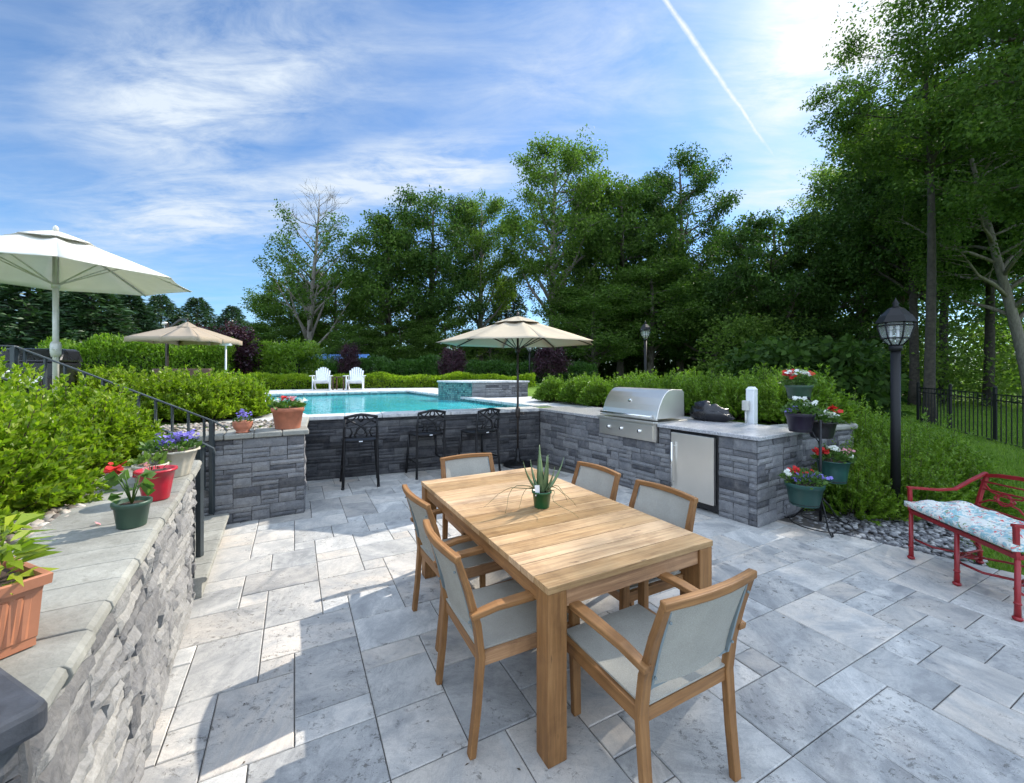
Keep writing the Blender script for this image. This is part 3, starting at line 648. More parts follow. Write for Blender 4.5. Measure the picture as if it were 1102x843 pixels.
# ------------------------------------------------------------------ stone walls
def core(poly, z0, z1, name, parent, origin, m='mortar'):
    c_ = MB(); c_.prism([p.xy for p in poly], z0, z1); return c_.build(name, m, parent, origin=origin)
# pool wall with its coping ledge
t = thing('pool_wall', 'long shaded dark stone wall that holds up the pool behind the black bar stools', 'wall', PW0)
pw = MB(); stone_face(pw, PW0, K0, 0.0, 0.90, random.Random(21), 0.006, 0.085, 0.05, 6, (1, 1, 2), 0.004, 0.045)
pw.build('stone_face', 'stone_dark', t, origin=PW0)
core([PW0+V(-.02, 0, 0), K0, K0+PWN*0.26, PW0+PWN*0.26], -0.1, 0.905, 'core', t, PW0)
cb = MB(); L = (K0-PW0).length; k = 7
rr_ = random.Random(4)
for q in range(k):
    a = PW0+PWD*(L*q/k+0.003-0.1*(q == 0)); b = PW0+PWD*(L*(q+1)/k-0.003+(0.0 if q < k-1 else 0.0)); seg = 10; front = []
    for e in range(seg+1): front.append(a.lerp(b, e/seg)-PWN*(0.045+rr_.uniform(-.006, .006)))
    cb.prism([p.xy for p in front]+[(b+PWN*0.33).xy, (a+PWN*0.33).xy], 0.895, 0.955)
cb.build('coping', 'coping', t, 0.012, origin=PW0)
# outdoor kitchen
t = thing('outdoor_kitchen', 'long grey stone counter with pale granite top holding the grill and fridge', 'counter', K0)
kf = MB(); rk = random.Random(8)
gA, gB, fA, fB = 1.57, 2.62, 2.80, 3.43
Z_T = 0.905
stone_face(kf, K0+KD*0.03, K0+KD*(fA-0.0), 0.0, 0.70, rk, 0.007, 0.08, 0.06, 5, (1, 1, 2), 0.005, 0.035)
stone_face(kf, K0+KD*0.03, K0+KD*gA, 0.70, Z_T, rk, 0.007, 0.08, 0.06, 5, (1, 1, 2), 0.005, 0.035)
stone_face(kf, K0+KD*gB, K0+KD*fA, 0.70, Z_T, rk, 0.006, 0.08, 0.06, 2, (1, 1), 0.005, 0.035)
kf.build('stone_face', 'stone', t, origin=K0); kf = MB()
stone_face(kf, K0+KD*fB, K1, 0.0, Z_T, rk, 0.009, 0.09, 0.065, 4, (1, 1, 2), 0.006, 0.03)
stone_face(kf, K1, KE, 0.0, Z_T, rk, 0.009, 0.08, 0.065, 5, (1, 1, 2), 0.006, 0.03)
kf.build('stone_face', 'stone', t, origin=K0)
core([K0, K0+KD*gA, K0+KD*gA+KN*.98, K0+KN*.98], -0.1, 0.905, 'core', t, K0)
core([K0+KD*gA, K0+KD*gB, K0+KD*gB+KN*.98, K0+KD*gA+KN*.98], -0.1, 0.69, 'core', t, K0)
core([K0+KD*gB, K0+KD*(fA-.002), K0+KD*(fA-.002)+KN*.98, K0+KD*gB+KN*.98], -0.1, 0.905, 'core', t, K0)
core([K0+KD*fA+KN*.6, K0+KD*fB+KN*.6, K0+KD*fB+KN*.98, K0+KD*fA+KN*.98], -0.1, 0.905, 'core', t, K0)
core([K0+KD*(fB+.002), K1, KE-KN*.02, K0+KD*(fB+.002)+KN*.98], -0.1, 0.905, 'core', t, K0)
ct = MB(); o5 = 0.045
def kq(a, b, n0, n1_): return [(K0+KD*a+KN*n0).xy, (K0+KD*b+KN*n0).xy, (K0+KD*b+KN*n1_).xy, (K0+KD*a+KN*n1_).xy]
ct.prism(kq(gB+.003, 3.85+o5, -o5, 1.03), 0.912, 0.952)
ct.prism(kq(0.0, gA-.003, -o5, 1.03), 0.912, 0.952)
ct.prism(kq(gA-.002, gB+.002, 0.60, 1.03), 0.912, 0.951)
ct.build('granite_countertop', 'granite', t, 0.006, origin=K0)
# short wall running on behind the plant stand with its round cap
e0 = KE+KD*0.05; e1_ = KE+KN*0.95+V(0.02, 0.02, 0)
e0 = KE-KD*0.06
e1_ = V(4.42, 5.42, 0)
t = thing('garden_wall', 'short stone garden wall end with a rounded cap behind the hanging flower pots', 'wall', e0)
d_ = (e1_-e0).normalized(); n_ = V(-d_.y, d_.x, 0); gw = MB(); stone_face(gw, e0, e1_, -0.1, 0.88, rk, 0.01, 0.08, 0.065, 5, (1, 1, 2), 0.006, 0.035)
stone_face(gw, e1_, e1_+n_*0.3, -0.1, 0.88, rk, 0.01, 0.08, 0.065, 3, (1, 1, 2), 0.006, 0.035)
gw.build('stone_face', 'stone', t, origin=e0)
core([e0, e1_, e1_+n_*.3, e0+n_*.3], -0.2, 0.885, 'core', t, e0)
gc = MB(); gc.prism([(e0-n_*.05).xy, (e1_-n_*.05+d_*0.02).xy, (e1_+d_*.08+n_*.02).xy, (e1_+d_*.10+n_*.15).xy, (e1_+d_*.08+n_*.28).xy, (e1_+n_*.35+d_*0.02).xy, (e0+n_*.35).xy], 0.885, 0.955)
gc.build('wall_cap', 'cap', t, 0.025, origin=e0, seg=4)
# pier between the steps and the pool
t = thing('stone_pier', 'grey stacked stone wall beside the steps, carrying a terracotta pot at its corner', 'wall', PR)
pm_ = MB(); stone_face(pm_, PL, PR, 0.0, 0.90, random.Random(31), 0.007, 0.085, 0.052, 5, (1, 1, 2), 0.005, 0.03)
stone_face(pm_, PR, PW0+V(-.02, -.02, 0), 0.0, 0.90, random.Random(32), 0.012, 0.085, 0.052, 5, (1, 1, 2), 0.006, 0.03)
pm_.build('stone_face', 'stone', t, origin=PR)
core([PL, PR, PW0, PW0+PU*2.4], -0.1, 0.905, 'core', t, PR)
pn = V(-math.sin(PIER_A), math.cos(PIER_A), 0); pcap = MB(); k = 9; pr2 = (PW0-PR).normalized()
for q in range(k):
    a = PR-PU*0.05+PU*(2.45*q/k+.002); b = PR-PU*0.05+PU*(2.45*(q+1)/k-.002)
    pcap.prism([(a-pn*.05).xy, (b-pn*.05).xy, (b+pn*.36).xy, (a+pn*.36).xy], 0.905, 0.962)
a = PR-PU*.05+pn*.364; bq = PW0-PU*.06-pn*.03
pcap.prism([a.xy, (a+PU*.36).xy, (bq+PU*.36).xy, bq.xy], 0.905, 0.960)
pcap.build('wall_cap', 'cap', t, 0.014, origin=PR, seg=3)
# steps between left wall and pier
S0 = G(243, 553, 0.15).xy.to_3d(); S1 = WP(2.95, 0.30); SN = V(-0.857, -0.515, 0)
S1 = V(-2.24, 3.02, 0)
t = thing('garden_steps', 'pale smooth stone steps going up between the stone wall and the railing', 'steps', S0)
nst = 6; SD_ = (S1-S0).normalized(); SNn = V(SD_.y, -SD_.x, 0)
if SNn.dot(SN) < 0: SNn = -SNn
for q in range(nst):
    f = MB(); a = S0-SD_*0.02+SNn*(0.34*q); b = S1+SNn*(0.34*q) if q == 0 else S1-SD_*0.36+SNn*(0.34*q); z = 0.15+0.156*q
    prof = [(0.0, -0.15), (0.0, -0.045), (-0.022, -0.04), (-0.034, -0.02), (-0.026, -0.003), (-0.005, 0.0), (0.36, 0.0), (0.36, -0.15)]
    segs = 6
    for e in range(segs):
        u0, u1 = e/segs+.002, (e+1)/segs-.002; p0_, p1_ = a.lerp(b, u0), a.lerp(b, u1)
        f.loft([[p0_+SNn*x+V(0, 0, z+h) for x, h in prof], [p1_+SNn*x+V(0, 0, z+h) for x, h in prof]])
    f.build('step', 'cap', t, 0.004, origin=S0)
# left retaining wall, sunlit and rough
W0Y, W1Y = 0.80, 3.02
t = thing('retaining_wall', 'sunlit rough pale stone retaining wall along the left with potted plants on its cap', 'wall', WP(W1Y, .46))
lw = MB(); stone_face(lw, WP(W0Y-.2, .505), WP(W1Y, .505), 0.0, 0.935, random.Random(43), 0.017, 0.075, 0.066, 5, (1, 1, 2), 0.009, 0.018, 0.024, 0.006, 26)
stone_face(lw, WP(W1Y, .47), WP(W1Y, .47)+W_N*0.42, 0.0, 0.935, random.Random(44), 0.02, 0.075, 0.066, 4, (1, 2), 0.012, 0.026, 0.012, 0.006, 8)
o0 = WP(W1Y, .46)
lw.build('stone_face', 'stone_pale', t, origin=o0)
core([WP(W0Y-.2, .508), WP(W1Y, .508), WP(W1Y, .508)+W_N*.37, WP(W0Y-.2, .508)+W_N*.37], -0.1, 0.94, 'core', t, o0)
cpm = MB(); LL = (WP(W1Y, 0)-WP(W0Y, 0)).length+0.04; kk = 17; rc = random.Random(2)
for q in range(kk):
    p0_ = WP(W0Y, .43)+WD*(LL*q/kk+.0015); p1_ = WP(W0Y, .43)+WD*(LL*(q+1)/kk-.0015); dz = rc.uniform(-.002, .002); dx = rc.uniform(-.004, .004)
    prof = [(0.012, -0.055), (0.0, -0.042), (-0.006, -0.028), (-0.002, -0.012), (0.010, -0.002), (0.03, 0.0), (0.41, 0.0), (0.41, -0.055)]
    cpm.loft([[p_+W_N*(x+dx)+V(0, 0, 0.995+dz+h) for x, h in prof] for p_ in (p0_, p1_)])
cpm.build('wall_cap', 'cap', t, 0.003, origin=o0)
# shaded slate pier at the house end
hp = V(-0.862, 0.785, 0); u_ = V(-0.91, 0.41, 0); v_ = V(-0.41, -0.91, 0)
t = thing('slate_pier', 'dark slate pier with a rounded cap, cut off by the lower left corner', 'pier', hp)
sp = MB(); q0 = hp+v_*.9; 
stone_face(sp, q0+u_*.035+v_*0, hp+u_*.035+v_*.03, 0, 0.97, random.Random(9), 0.01, 0.09, 0.065, 4, (1, 1, 2), 0.006, 0.02)
stone_face(sp, hp+u_*.035+v_*.03, hp+u_*.9+v_*.03, 0, 0.97, random.Random(10), 0.01, 0.09, 0.065, 4, (1, 1, 2), 0.006, 0.02)
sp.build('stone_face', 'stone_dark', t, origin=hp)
core([hp+u_*.04+v_*.035, hp+u_*.9+v_*.035, hp+u_*.9+v_*.9, hp+u_*.04+v_*.9], 0, 0.976, 'core', t, hp)
sc_ = MB(); cr = []
for a in range(7):
    an = R(90)*a/6; cr.append(hp+(u_+v_)*0.025-u_*0.025*math.cos(an)-v_*0.025*math.sin(an))
sc_.prism([p.xy for p in cr][::1]+[(hp+u_*.95).xy, (hp+u_*.95+v_*.9).xy, (hp+v_*.9).xy], 0.975, 1.03)
sc_.build('pier_cap', 'cap_dark', t, 0.012, origin=hp, seg=2)
# planting bed behind the left wall and gravel on the terrace
bd = MB(); bd.add([(*WP(0.2, .84).xy, 0.95), (*WP(3.0, .84).xy, 0.95), (*(WP(3.0, .84)+W_N*2.3).xy, 0.95), (*(WP(0.0, .84)+W_N*3.0).xy, 0.95)], [[0, 1, 2, 3]])
bd.add([(*(WP(3.0, .83)+W_N*0).xy, 0.95), (*(WP(3.0, .84)+W_N*2.3).xy, 0.95), (*(WP(3.0, .84)+W_N*2.3).xy, 0.0), (*WP(3.0, .84).xy, 0.0)], [[0, 1, 2, 3]])
struct(bd.build('planting_bed', 'gravel_floor'))
def area_left(r):
    Y = r.uniform(0.3, 3.0); k = 0.86+abs(r.normal())*0.20; p = WP(Y, k); return (p.x, p.y)
pebbles('river_stones', area_left, 1500, 0.014, 0.034, 0.955, 'pebble', 6, 'rounded brown and white river stones between the wall cap and the shrubs', 'stones')
def area_ter(r):
    a = r.uniform(0.05, 2.3); b = r.uniform(0.40, 1.5); p = PR+PU*a+pn*b
    return (p.x, p.y)
pebbles('terrace_gravel', area_ter, 1300, 0.014, 0.03, 0.915, 'pebble', 7, 'pale loose gravel behind the stone wall with the terracotta pots', 'gravel')
# spa
sp0 = G(471.6, 426.0, TZ).xy.to_3d(); sp1 = G(508, 427.8, TZ).xy.to_3d(); sp2 = G(568, 426.5, TZ).xy.to_3d()
t = thing('raised_spa', 'raised spa at the pool edge with blue green tiles and a grey stone side', 'spa', sp1)
sa_ = MB(); L = (sp1-sp0).length; nn_ = 8; pts = [sp0.lerp(sp1, i/nn_)+V(-0.12, -0.10, 0)*math.sin(math.pi*i/nn_) for i in range(nn_+1)]
for i in range(nn_):
    a, b = pts[i], pts[i+1]; sa_.add([(*a.xy, .75), (*b.xy, .75), (*b.xy, 1.30), (*a.xy, 1.30)], [[0, 1, 2, 3]], [[(L*i/nn_, 0), (L*(i+1)/nn_, 0), (L*(i+1)/nn_, .55), (L*i/nn_, .55)]])
sa_.build('tiled_side', 'mosaic', t, origin=sp1)
sw = MB(); stone_face(sw, sp1, sp2, 0.93, 1.30, random.Random(5), 0.01, 0.09, 0.06, 5, (1, 1, 2), 0.006, 0.06)
sw.build('stone_face', 'stone', t, origin=sp1)
bk_ = sp2+(sp0-sp1)*1.1
core([sp0+V(.05, .03, 0), sp1+V(0, .04, 0), sp2+V(0, .03, 0), bk_], 0.7, 1.30, 'core', t, sp1)
sk = MB(); ip = [p for p in pts]+[sp2, bk_]; oq = [p+V(-.03, -.05, 0) for p in pts]+[sp2+V(.05, -.05, 0), bk_+V(.05, .05, 0), sp0+V(-.03, .05, 0)]
sk.prism([p.xy for p in oq], 1.305, 1.35); sk.build('coping', 'coping', t, 0.01, origin=sp1)
# ------------------------------------------------------------------ dining table and chairs
TC = V(0.163, 2.79, 0); TA = R(28)
TW = V(math.cos(TA), math.sin(TA), 0); TL = V(-math.sin(TA), math.cos(TA), 0)
t = thing('dining_table', 'large slatted teak dining table in the middle of the patio', 'table', TC, TA)
top = MB(); nS = 16; Lt, Wt = 1.88, 1.035
for q in range(nS):
    y0 = -Lt/2+Lt*q/nS+.0024; y1 = -Lt/2+Lt*(q+1)/nS-.0024; y = (y0+y1)/2
    top.bar([(-Wt/2+random.uniform(0, .0015), y, .735), (Wt/2-random.uniform(0, .0015), y, .735)], y1-y0, 0.03)
top.build('tabletop', 'teak_top', t, 0.0022)
ap = MB()
for sx in (-1, 1): ap.bar([(sx*(Wt/2-.030), -Lt/2+.02, .679), (sx*(Wt/2-.030), Lt/2-.02, .679)], .024, .078)
for sy in (-1, 1): ap.bar([(-Wt/2+.045, sy*(Lt/2-.030), .6785), (Wt/2-.045, sy*(Lt/2-.030), .6785)], .024, .076)
ap.build('apron', 'teak', t, 0.002)
for sx in (-1, 1):
    for sy in (-1, 1):
        lg = MB(); x, y = sx*(Wt/2-.052), sy*(Lt/2-.052); lg.bar([(x, y, 0.0), (x, y, .7185)], .095, .095, up=V(0, 1, 0)); lg.build('leg', 'teak', t, 0.004)
def make_chair(label):
    t = thing('dining_chair', label, 'chair', group='teak dining chairs around the table')
    for sx in (-1, 1):
        b = MB(); b.bar([(sx*.235, -.285, 0), (sx*.238, -.262, .20), (sx*.240, -.245, .42), (sx*.240, -.262, .56), (sx*.236, -.305, .72), (sx*.230, -.352, .862)], [.038, .042, .046, .044, .040, .036], [.030, .030, .030, .030, .028, .026][0:6], up=V(0, 1, 0))
        b.v = b.v; b.build('back_leg', 'teak', t, 0.004)
        f = MB(); f.bar([(sx*.255, .245, 0), (sx*.255, .235, .34), (sx*.255, .232, .618)], [.030, .034, .034], [.040, .048, .044], up=V(0, 1, 0)); f.build('front_leg', 'teak', t, 0.004)
        a = MB(); a.bar([(sx*.262, -.300, .612), (sx*.268, -.18, .634), (sx*.272, .02, .640), (sx*.270, .16, .636), (sx*.264, .275, .628)], [.040, .046, .056, .056, .048], [.026, .026, .026, .026, .022]); a.build('armrest', 'teak', t, 0.005)
    fr = MB()
    for sx in (-1, 1): fr.bar([(sx*.238, -.245, .405), (sx*.246, .232, .412)], .026, .055)
    fr.bar([(-.24, .222, .407), (.24, .222, .407)], .026, .052); fr.bar([(-.222, -.238, .405), (.222, -.238, .405)], .026, .052)
    fr.build('seat_frame', 'teak', t, 0.003)
    se = MB(); rings = []
    for i in range(9):
        v = i/8; y = -.250+.495*v; ring_t = []; ring_b = []
        for j in range(9):
            u = j/8; x = -.232+.464*u; z = .445-.020*math.sin(math.pi*u)*math.sin(math.pi*v)
            ring_t.append((x, y, z)); ring_b.append((x, y, z-.008))
        rings.append(ring_t+ring_b[::-1])
    se.loft(rings); o_ = se.build('seat', 'sling', t)
    bk = MB(); rings = []
    for i in range(9):
        v = i/8; z = .515+.328*v; yy = -.252-.100*max(0, v)**1.25
        a_ = []; b_ = []
        for j in range(9):
            u = j/8; x = -.219+.438*u; c_ = -.030*math.sin(math.pi*u)
            a_.append((x, yy+c_+.004, z)); b_.append((x, yy+c_-.004, z))
        rings.append(a_+b_[::-1])
    bk.loft(rings); bk.build('backrest', 'sling', t)
    for sx in (-1, 1):
        pp = MB(); pp.bar([(sx*.213, -.262, .51), (sx*.213, -.300, .67), (sx*.210, -.345, .825)], .012, .014, up=V(0, 1, 0)); pi_ = pp.build('piping', 'sling_edge', t)
        for z, y in ((.56, -.279), (.79, -.345)):
            s3_ = MB(); s3_.sphere((sx*.213, y-.008, z), .006, 6, 4); s3_.build('screw', 'sling_edge', pi_)
    tr = MB(); tr.bar([(x, -.350-.030*math.cos(x/.245*math.pi/2), .855+.006*math.cos(x/.245*math.pi/2)) for x in (-.249, -.2, -.13, -.05, .05, .13, .2, .249)], .034, [.030, .030, .031, .032, .032, .031, .030, .030]); tr.build('top_rail', 'teak', t, 0.006)
    br = MB(); br.bar([(-.225, -.255, .508), (.225, -.255, .508)], .012, .012); br.build('lower_rail', 'sling_edge', t)
    return t
ch0 = make_chair('teak armchair with its back to the camera at the near end of the table')
def place(o, w_, l_, rz, label, first=False):
    p = TC+TW*w_+TL*l_
    if first: o.location = p; o.rotation_euler = (0, 0, TA+rz); o['label'] = label; return o
    return dup(o, p, TA+rz, 1.0, label)
place(ch0, -0.10, -1.035, 0, 'teak armchair with its back to the camera at the near end of the table', True)
place(ch0, -.48, -.500, R(-91), 'nearer of the two teak chairs on the left side of the table')
place(ch0, -.405, .235, R(-88), 'farther of the two teak chairs on the left side of the table')
place(ch0, .375, -.425, R(90), 'nearer of the two teak chairs tucked in on the grill side of the table')
place(ch0, .375, .245, R(91), 'farther of the two teak chairs tucked in on the grill side of the table')
place(ch0, -.03, .815, R(180), 'teak chair at the far head of the table, nearest the bar stools')
# aloe in its pot
AP = V(0.195, 2.74, 0.752)
t = thing('aloe_plant', 'small spiky aloe in a dark green plastic pot on the dining table', 'potted plant', AP)
p = MB(); p.lathe([(.001, 0), (.048, 0), (.050, .004), (.060, .092), (.066, .094), (.067, .108), (.062, .108), (.059, .098), (.001, .096)], n=32); p.build('pot', 'bottle_green', t)
s_ = MB(); s_.lathe([(.001, .099), (.035, .102), (.0585, .097)], n=20); s_.build('soil', 'soil', t)
al = MB(); ra = random.Random(3)
for az, tilt, L, wd in ((100, 8, .31, .034), (200, 32, .25, .030), (150, 20, .22, .026), (20, 38, .27, .026), (260, 18, .19, .026), (330, 26, .20, .024), (60, 16, .24, .022), (300, 12, .27, .03)):
    az, tilt = R(az), R(tilt*1.25+4); pts = []; 
    for i in range(7):
        f = i/6; a = tilt*(1-.35*f); rr0 = .012+L*math.sin(a)*f; pts.append(V(math.cos(az)*rr0, math.sin(az)*rr0, .09+L*math.cos(a)*f))
    W = [wd*1.75*max(.08, (1-(i/6)**1.5)) for i in range(7)]; perp = V(-math.sin(az), math.cos(az), 0); rings = []
    for i, q in enumerate(pts):
        t_1 = (pts[min(i+1, 6)]-pts[max(i-1, 0)]).normalized(); outn = perp.cross(t_1)
        rings.append([q-perp*W[i]/2+outn*W[i]*.18, q-outn*W[i]*.16, q+perp*W[i]/2+outn*W[i]*.18, q+outn*W[i]*.0])
    al.loft(rings, True)
al.build('leaves', 'aloe', t)
td = MB()
for az, L, h in ((200, .25, .06), (170, .34, .02), (-60, .26, .03), (-20, .19, .05), (185, .12, .03), (10, .16, .02)):
    az = R(az); td.tube([V(math.cos(az+.25*math.sin(i))*(.04+L*i/8), math.sin(az+.25*math.sin(i))*(.04+L*i/8), max(.004, .115+h*math.sin(math.pi*i/8)-.12*(i/8)**2.0)) for i in range(9)], [.0035*(1-.75*i/8) for i in range(9)], 5)
td.build('runners', 'tendril', t)
tg = MB(); tg.bar([(-.030, -.045, .085), (-.034, -.052, .155)], .030, .0015, up=V(0, 1, 0)); tg.build('plant_tag', 'white_paint', t)

# ------------------------------------------------------------------ bar stools
def make_stool():
    t = thing('bar_stool', 'x', 'bar stool', group='black cast metal bar stools along the pool wall')
    se = MB(); se.lathe([(.001, .635), (.21, .63), (.225, .642), (.228, .655), (.215, .664), (.001, .668)], n=24)
    for v_i in range(len(se.v)):
        x, y, z = se.v[v_i]; m_ = max(abs(x), abs(y)); r_ = math.hypot(x, y); k_ = (r_/m_ if m_ > 1e-6 else 1)**.6; se.v[v_i] = (x*k_, y*k_*.95, z)
    se.build('seat', 'iron', t)
    for sx in (-1, 1):
        b = MB(); b.tube([(sx*.205, -.255, 0.0), (sx*.195, -.235, .30), (sx*.190, -.215, .64), (sx*.190, -.235, .80), (sx*.182, -.262, .985)], [.017, .017, .017, .015, .014], 8); b.sphere((sx*.205, -.256, .015), .021, 8, 5); b.build('leg', 'iron', t)
        f = MB(); f.tube([(sx*.225, .215, 0), (sx*.205, .195, .35), (sx*.19, .17, .635)], .017, 8); f.sphere((sx*.225, .216, .015), .021, 8, 5); f.build('leg', 'iron', t)
    br = MB()
    for a, b in (((-.205, .20, .22), (.205, .20, .22)), ((-.198, -.24, .22), (.198, -.24, .22)), ((-.198, -.24, .24), (-.212, .20, .24)), ((.198, -.24, .24), (.212, .20, .24))): br.bar([a, b], .018, .018)
    br.build('foot_ring', 'iron', t)
    ba = MB()
    Y = lambda z: -.235-(z-.72)*.12
    P = lambda x, z: V(x, Y(z)-.02*(1-(x/.19)**2), z)
    ba.tube([P(-.190, .990), P(-.14, 1.003), P(-.06, 1.022), P(0, 1.030), P(.06, 1.022), P(.14, 1.003), P(.190, .990)], .019, 8)
    ba.tube([P(-.185, .715), P(0, .705), P(.185, .715)], .011, 6)
    for sx in (-1, 1):
        ba.tube([P(sx*.165, .985), P(sx*.10, .93), P(0, .865), P(-sx*.05, .80), P(-sx*.07, .74), P(-sx*.06, .71)], .012, 6)
        ba.tube([P(sx*.05, 1.01), P(sx*.10, .95), P(sx*.17, .91)], .011, 6)
        ba.tube([P(sx*.0, .93), P(sx*.035, .97), P(sx*.02, 1.02)], .011, 6)
        ba.tube([P(sx*.185, .86), P(sx*.12, .84), P(sx*.10, .78), P(sx*.125, .72)], .011, 6)
    ba.tube([P(.055*math.cos(a), .80+.06*math.sin(a)) for a in [2*math.pi*i/14 for i in range(14)]], .008, 6, closed=True)
    ba.build('backrest', 'iron', t)
    lb = MB(); lb.bar([(-.022, -.232, .648), (.022, -.232, .648)], .003, .014); lb.build('maker_plate', 'white_paint', t)
    return t
st = make_stool(); st.location = (-2.20, 6.06, 0); st.scale = (1.14, 1.04, 1); st.rotation_euler = (0, 0, R(22)); st['label'] = 'black patterned bar stool nearest the stone pier with the terracotta pot'
dup(st, (-1.36, 6.62, 0), R(30), (1.14, 1.04, 1), 'middle one of the three black bar stools along the pool wall')
dup(st, (-.55, 6.86, 0), R(42), (1.14, 1.04, 1), 'black bar stool turned sideways, nearest the beige umbrella pole')

# ------------------------------------------------------------------ umbrellas
def canopy(mb, R_, z0, z1, n, r0=0.0, sag=0.03, ph=0.0, valance=0.0, rows=8, cols=6, sq=None):
    for k in range(n):
        a0, a1 = ph+2*math.pi*k/n, ph+2*math.pi*(k+1)/n
        def corner(a):
            if sq is None: return V(math.cos(a)*R_, math.sin(a)*R_, 0)
            m_ = max(abs(math.cos(a)), abs(math.sin(a))); return V(math.cos(a)/m_*sq[0], math.sin(a)/m_*sq[1], 0)
        c0, c1 = corner(a0), corner(a1); vs = []; fs = []
        for i in range(rows+1):
            f = r0+(1-r0)*i/rows
            for j in range(cols+1):
                g_ = j/cols; q = c0.lerp(c1, g_)*f; arch = math.sin(math.pi*g_); z = z1+(z0-z1)*(f**1.12)
                z -= sag*arch*math.sin(math.pi*min(1, f))*0.9; q = q*(1-.035*arch*f)
                vs.append(V(q.x, q.y, z))
        if valance:
            for j in range(cols+1): vs.append(vs[rows*(cols+1)+j]+V(0, 0, -valance*(1-.25*math.sin(math.pi*j/cols))))
        for i in range(rows+(1 if valance else 0)):
            for j in range(cols): a = i*(cols+1)+j; fs.append([a, a+1, a+cols+2, a+cols+1])
        mb.add(vs, fs, smooth=True)
def solid(o, th):
    m_ = o.modifiers.new('thickness', 'SOLIDIFY'); m_.thickness = th; m_.offset = 0; return o
def market_umbrella(t, R_, z0, z1, pole_r, cm, pm_, n, ph, base=True, zb=0.0, crank=1.15, tilt=0):
    if base:
        b = MB(); b.lathe([(.001, 0), (.245, 0), (.25, .015), (.235, .045), (.12, .065), (.05, .075), (.038, .16), (.034, .30), (.001, .30)], n=30); b.build('base', 'iron', t)
    p = MB(); p.tube([(0, 0, 0.02), (0, 0, z1-.02)], pole_r, 14); p.build('pole', pm_, t)
    c = MB(); canopy(c, R_, z0, z1, n, 0.16, .05, ph, .0); solid(c.build('canopy', cm, t), .004)
    v = MB(); canopy(v, R_*.30, z1-(z1-z0)*.20, z1+.045, n, .04, .02, ph); solid(v.build('vent', cm, t), .004)
    f = MB(); f.lathe([(.001, z1+.03), (.035, z1+.03), (.026, z1+.06), (.030, z1+.075), (.018, z1+.10), (.001, z1+.115)], n=12); f.build('finial', pm_, t)
    for k in range(n):
        a = ph+2*math.pi*k/n; d_ = V(math.cos(a), math.sin(a), 0); r_ = MB()
        r_.bar([d_*.03+V(0, 0, z1-.04)]+[d_*R_*q+V(0, 0, z1+(z0-z1)*q**1.12-.018) for q in (.3, .6, .85, .985)], .012, .018)
        rb = r_.build('rib', pm_, t)
        s2 = MB(); s2.bar([d_*.03+V(0, 0, z0-.10), d_*R_*.50+V(0, 0, z1+(z0-z1)*.46-.03)], .010, .014); s2.build('strut', pm_, rb)
    h = MB(); h.lathe([(.001, z0-.15), (.04, z0-.15), (.042, z0-.08), (.001, z0-.08)], n=12); h.build('hub', pm_, t)
    cr_ = MB(); cr_.lathe([(.001, crank-.10), (pole_r+.012, crank-.10), (pole_r+.022, crank-.05), (pole_r+.022, crank+.05), (pole_r+.01, crank+.09), (.001, crank+.09)], n=14); cr_.tube([(0, -.03, crank), (.03, -.07, crank), (.09, -.075, crank-.01), (.10, -.10, crank-.03)], .009, 6); cr_.build('crank', pm_, t)
t = thing('patio_umbrella', 'open beige umbrella on a thin dark pole at the corner of the pool wall', 'umbrella', (0.10, 7.20, 0))
market_umbrella(t, 1.38, 2.10, 2.53, .019, 'beige_cloth', 'bronze', 8, R(12), crank=.92)
t = thing('patio_umbrella', 'big white patio umbrella on the upper left beyond the bright green shrubs', 'umbrella', at(60, 5.25, .93)-V(0, 0, 0))
market_umbrella(t, 1.39, 1.89, 2.42, .030, 'white_cloth', 'pale_pole', 8, R(3), crank=.98)
# cantilever umbrella
cu_ = at(202, 11.7, .93)
t = thing('cantilever_umbrella', 'tan square cantilever umbrella with drooping valance beyond the shrubs on the left', 'umbrella', cu_)
t.scale = (.66, .66, .97)
c = MB(); canopy(c, 1.5, 1.62, 2.05, 8, .14, .05, R(0), .13, sq=(1.45, 1.35)); solid(c.build('canopy', 'tan_cloth', t), .004)
c = MB(); canopy(c, .4, 1.95, 2.13, 8, .05, .02, 0); solid(c.build('vent', 'tan_cloth', t), .004)
c = MB(); c.lathe([(.001, 2.1), (.03, 2.1), (.02, 2.2), (.001, 2.24)], n=10); c.build('finial', 'bronze', t)
c = MB(); c.bar([(-1.62, .9, 0), (-1.62, .9, 2.15)], .09, .09, up=V(0, 1, 0)); c.build('mast', 'bronze', t)
c = MB(); c.bar([(-1.62, .9, 1.95), (-.7, .5, 2.23), (0, 0, 2.18)], .06, .06); c.build('arm', 'bronze', t)
c = MB(); c.tube([(-1.72, .9, 1.78), (-1.72, .9, 1.78+.35)], .03, 8); c.lathe([(.001, 2.12), (.12, 2.1), (.10, 2.18), (.001, 2.2)], (-1.72, .9, 0), n=12); c.build('side_light', 'pale_pole', t)
for k in range(8):
    a = 2*math.pi*k/8; m_ = max(abs(math.cos(a)), abs(math.sin(a))); e_ = V(math.cos(a)/m_*1.43, math.sin(a)/m_*1.33, 1.60)
    c = MB(); c.bar([(0, 0, 2.0), e_*.5+V(0, 0, .98), e_], .02, .025); c.build('rib', 'bronze', t)
cu = MB(); cu.tube([(0, 0, 0), (0, 0, 1.5)], .025, 10); cu.lathe([(.001, 1.42), (.16, 1.42), (.10, 1.56), (.001, 1.6)], n=12)
t = thing('patio_lamp', 'thin pole lamp standing under the right corner of the tan umbrella', 'lamp', at(243, 12.1, .93))
cu.build('pole', 'white_paint', t)
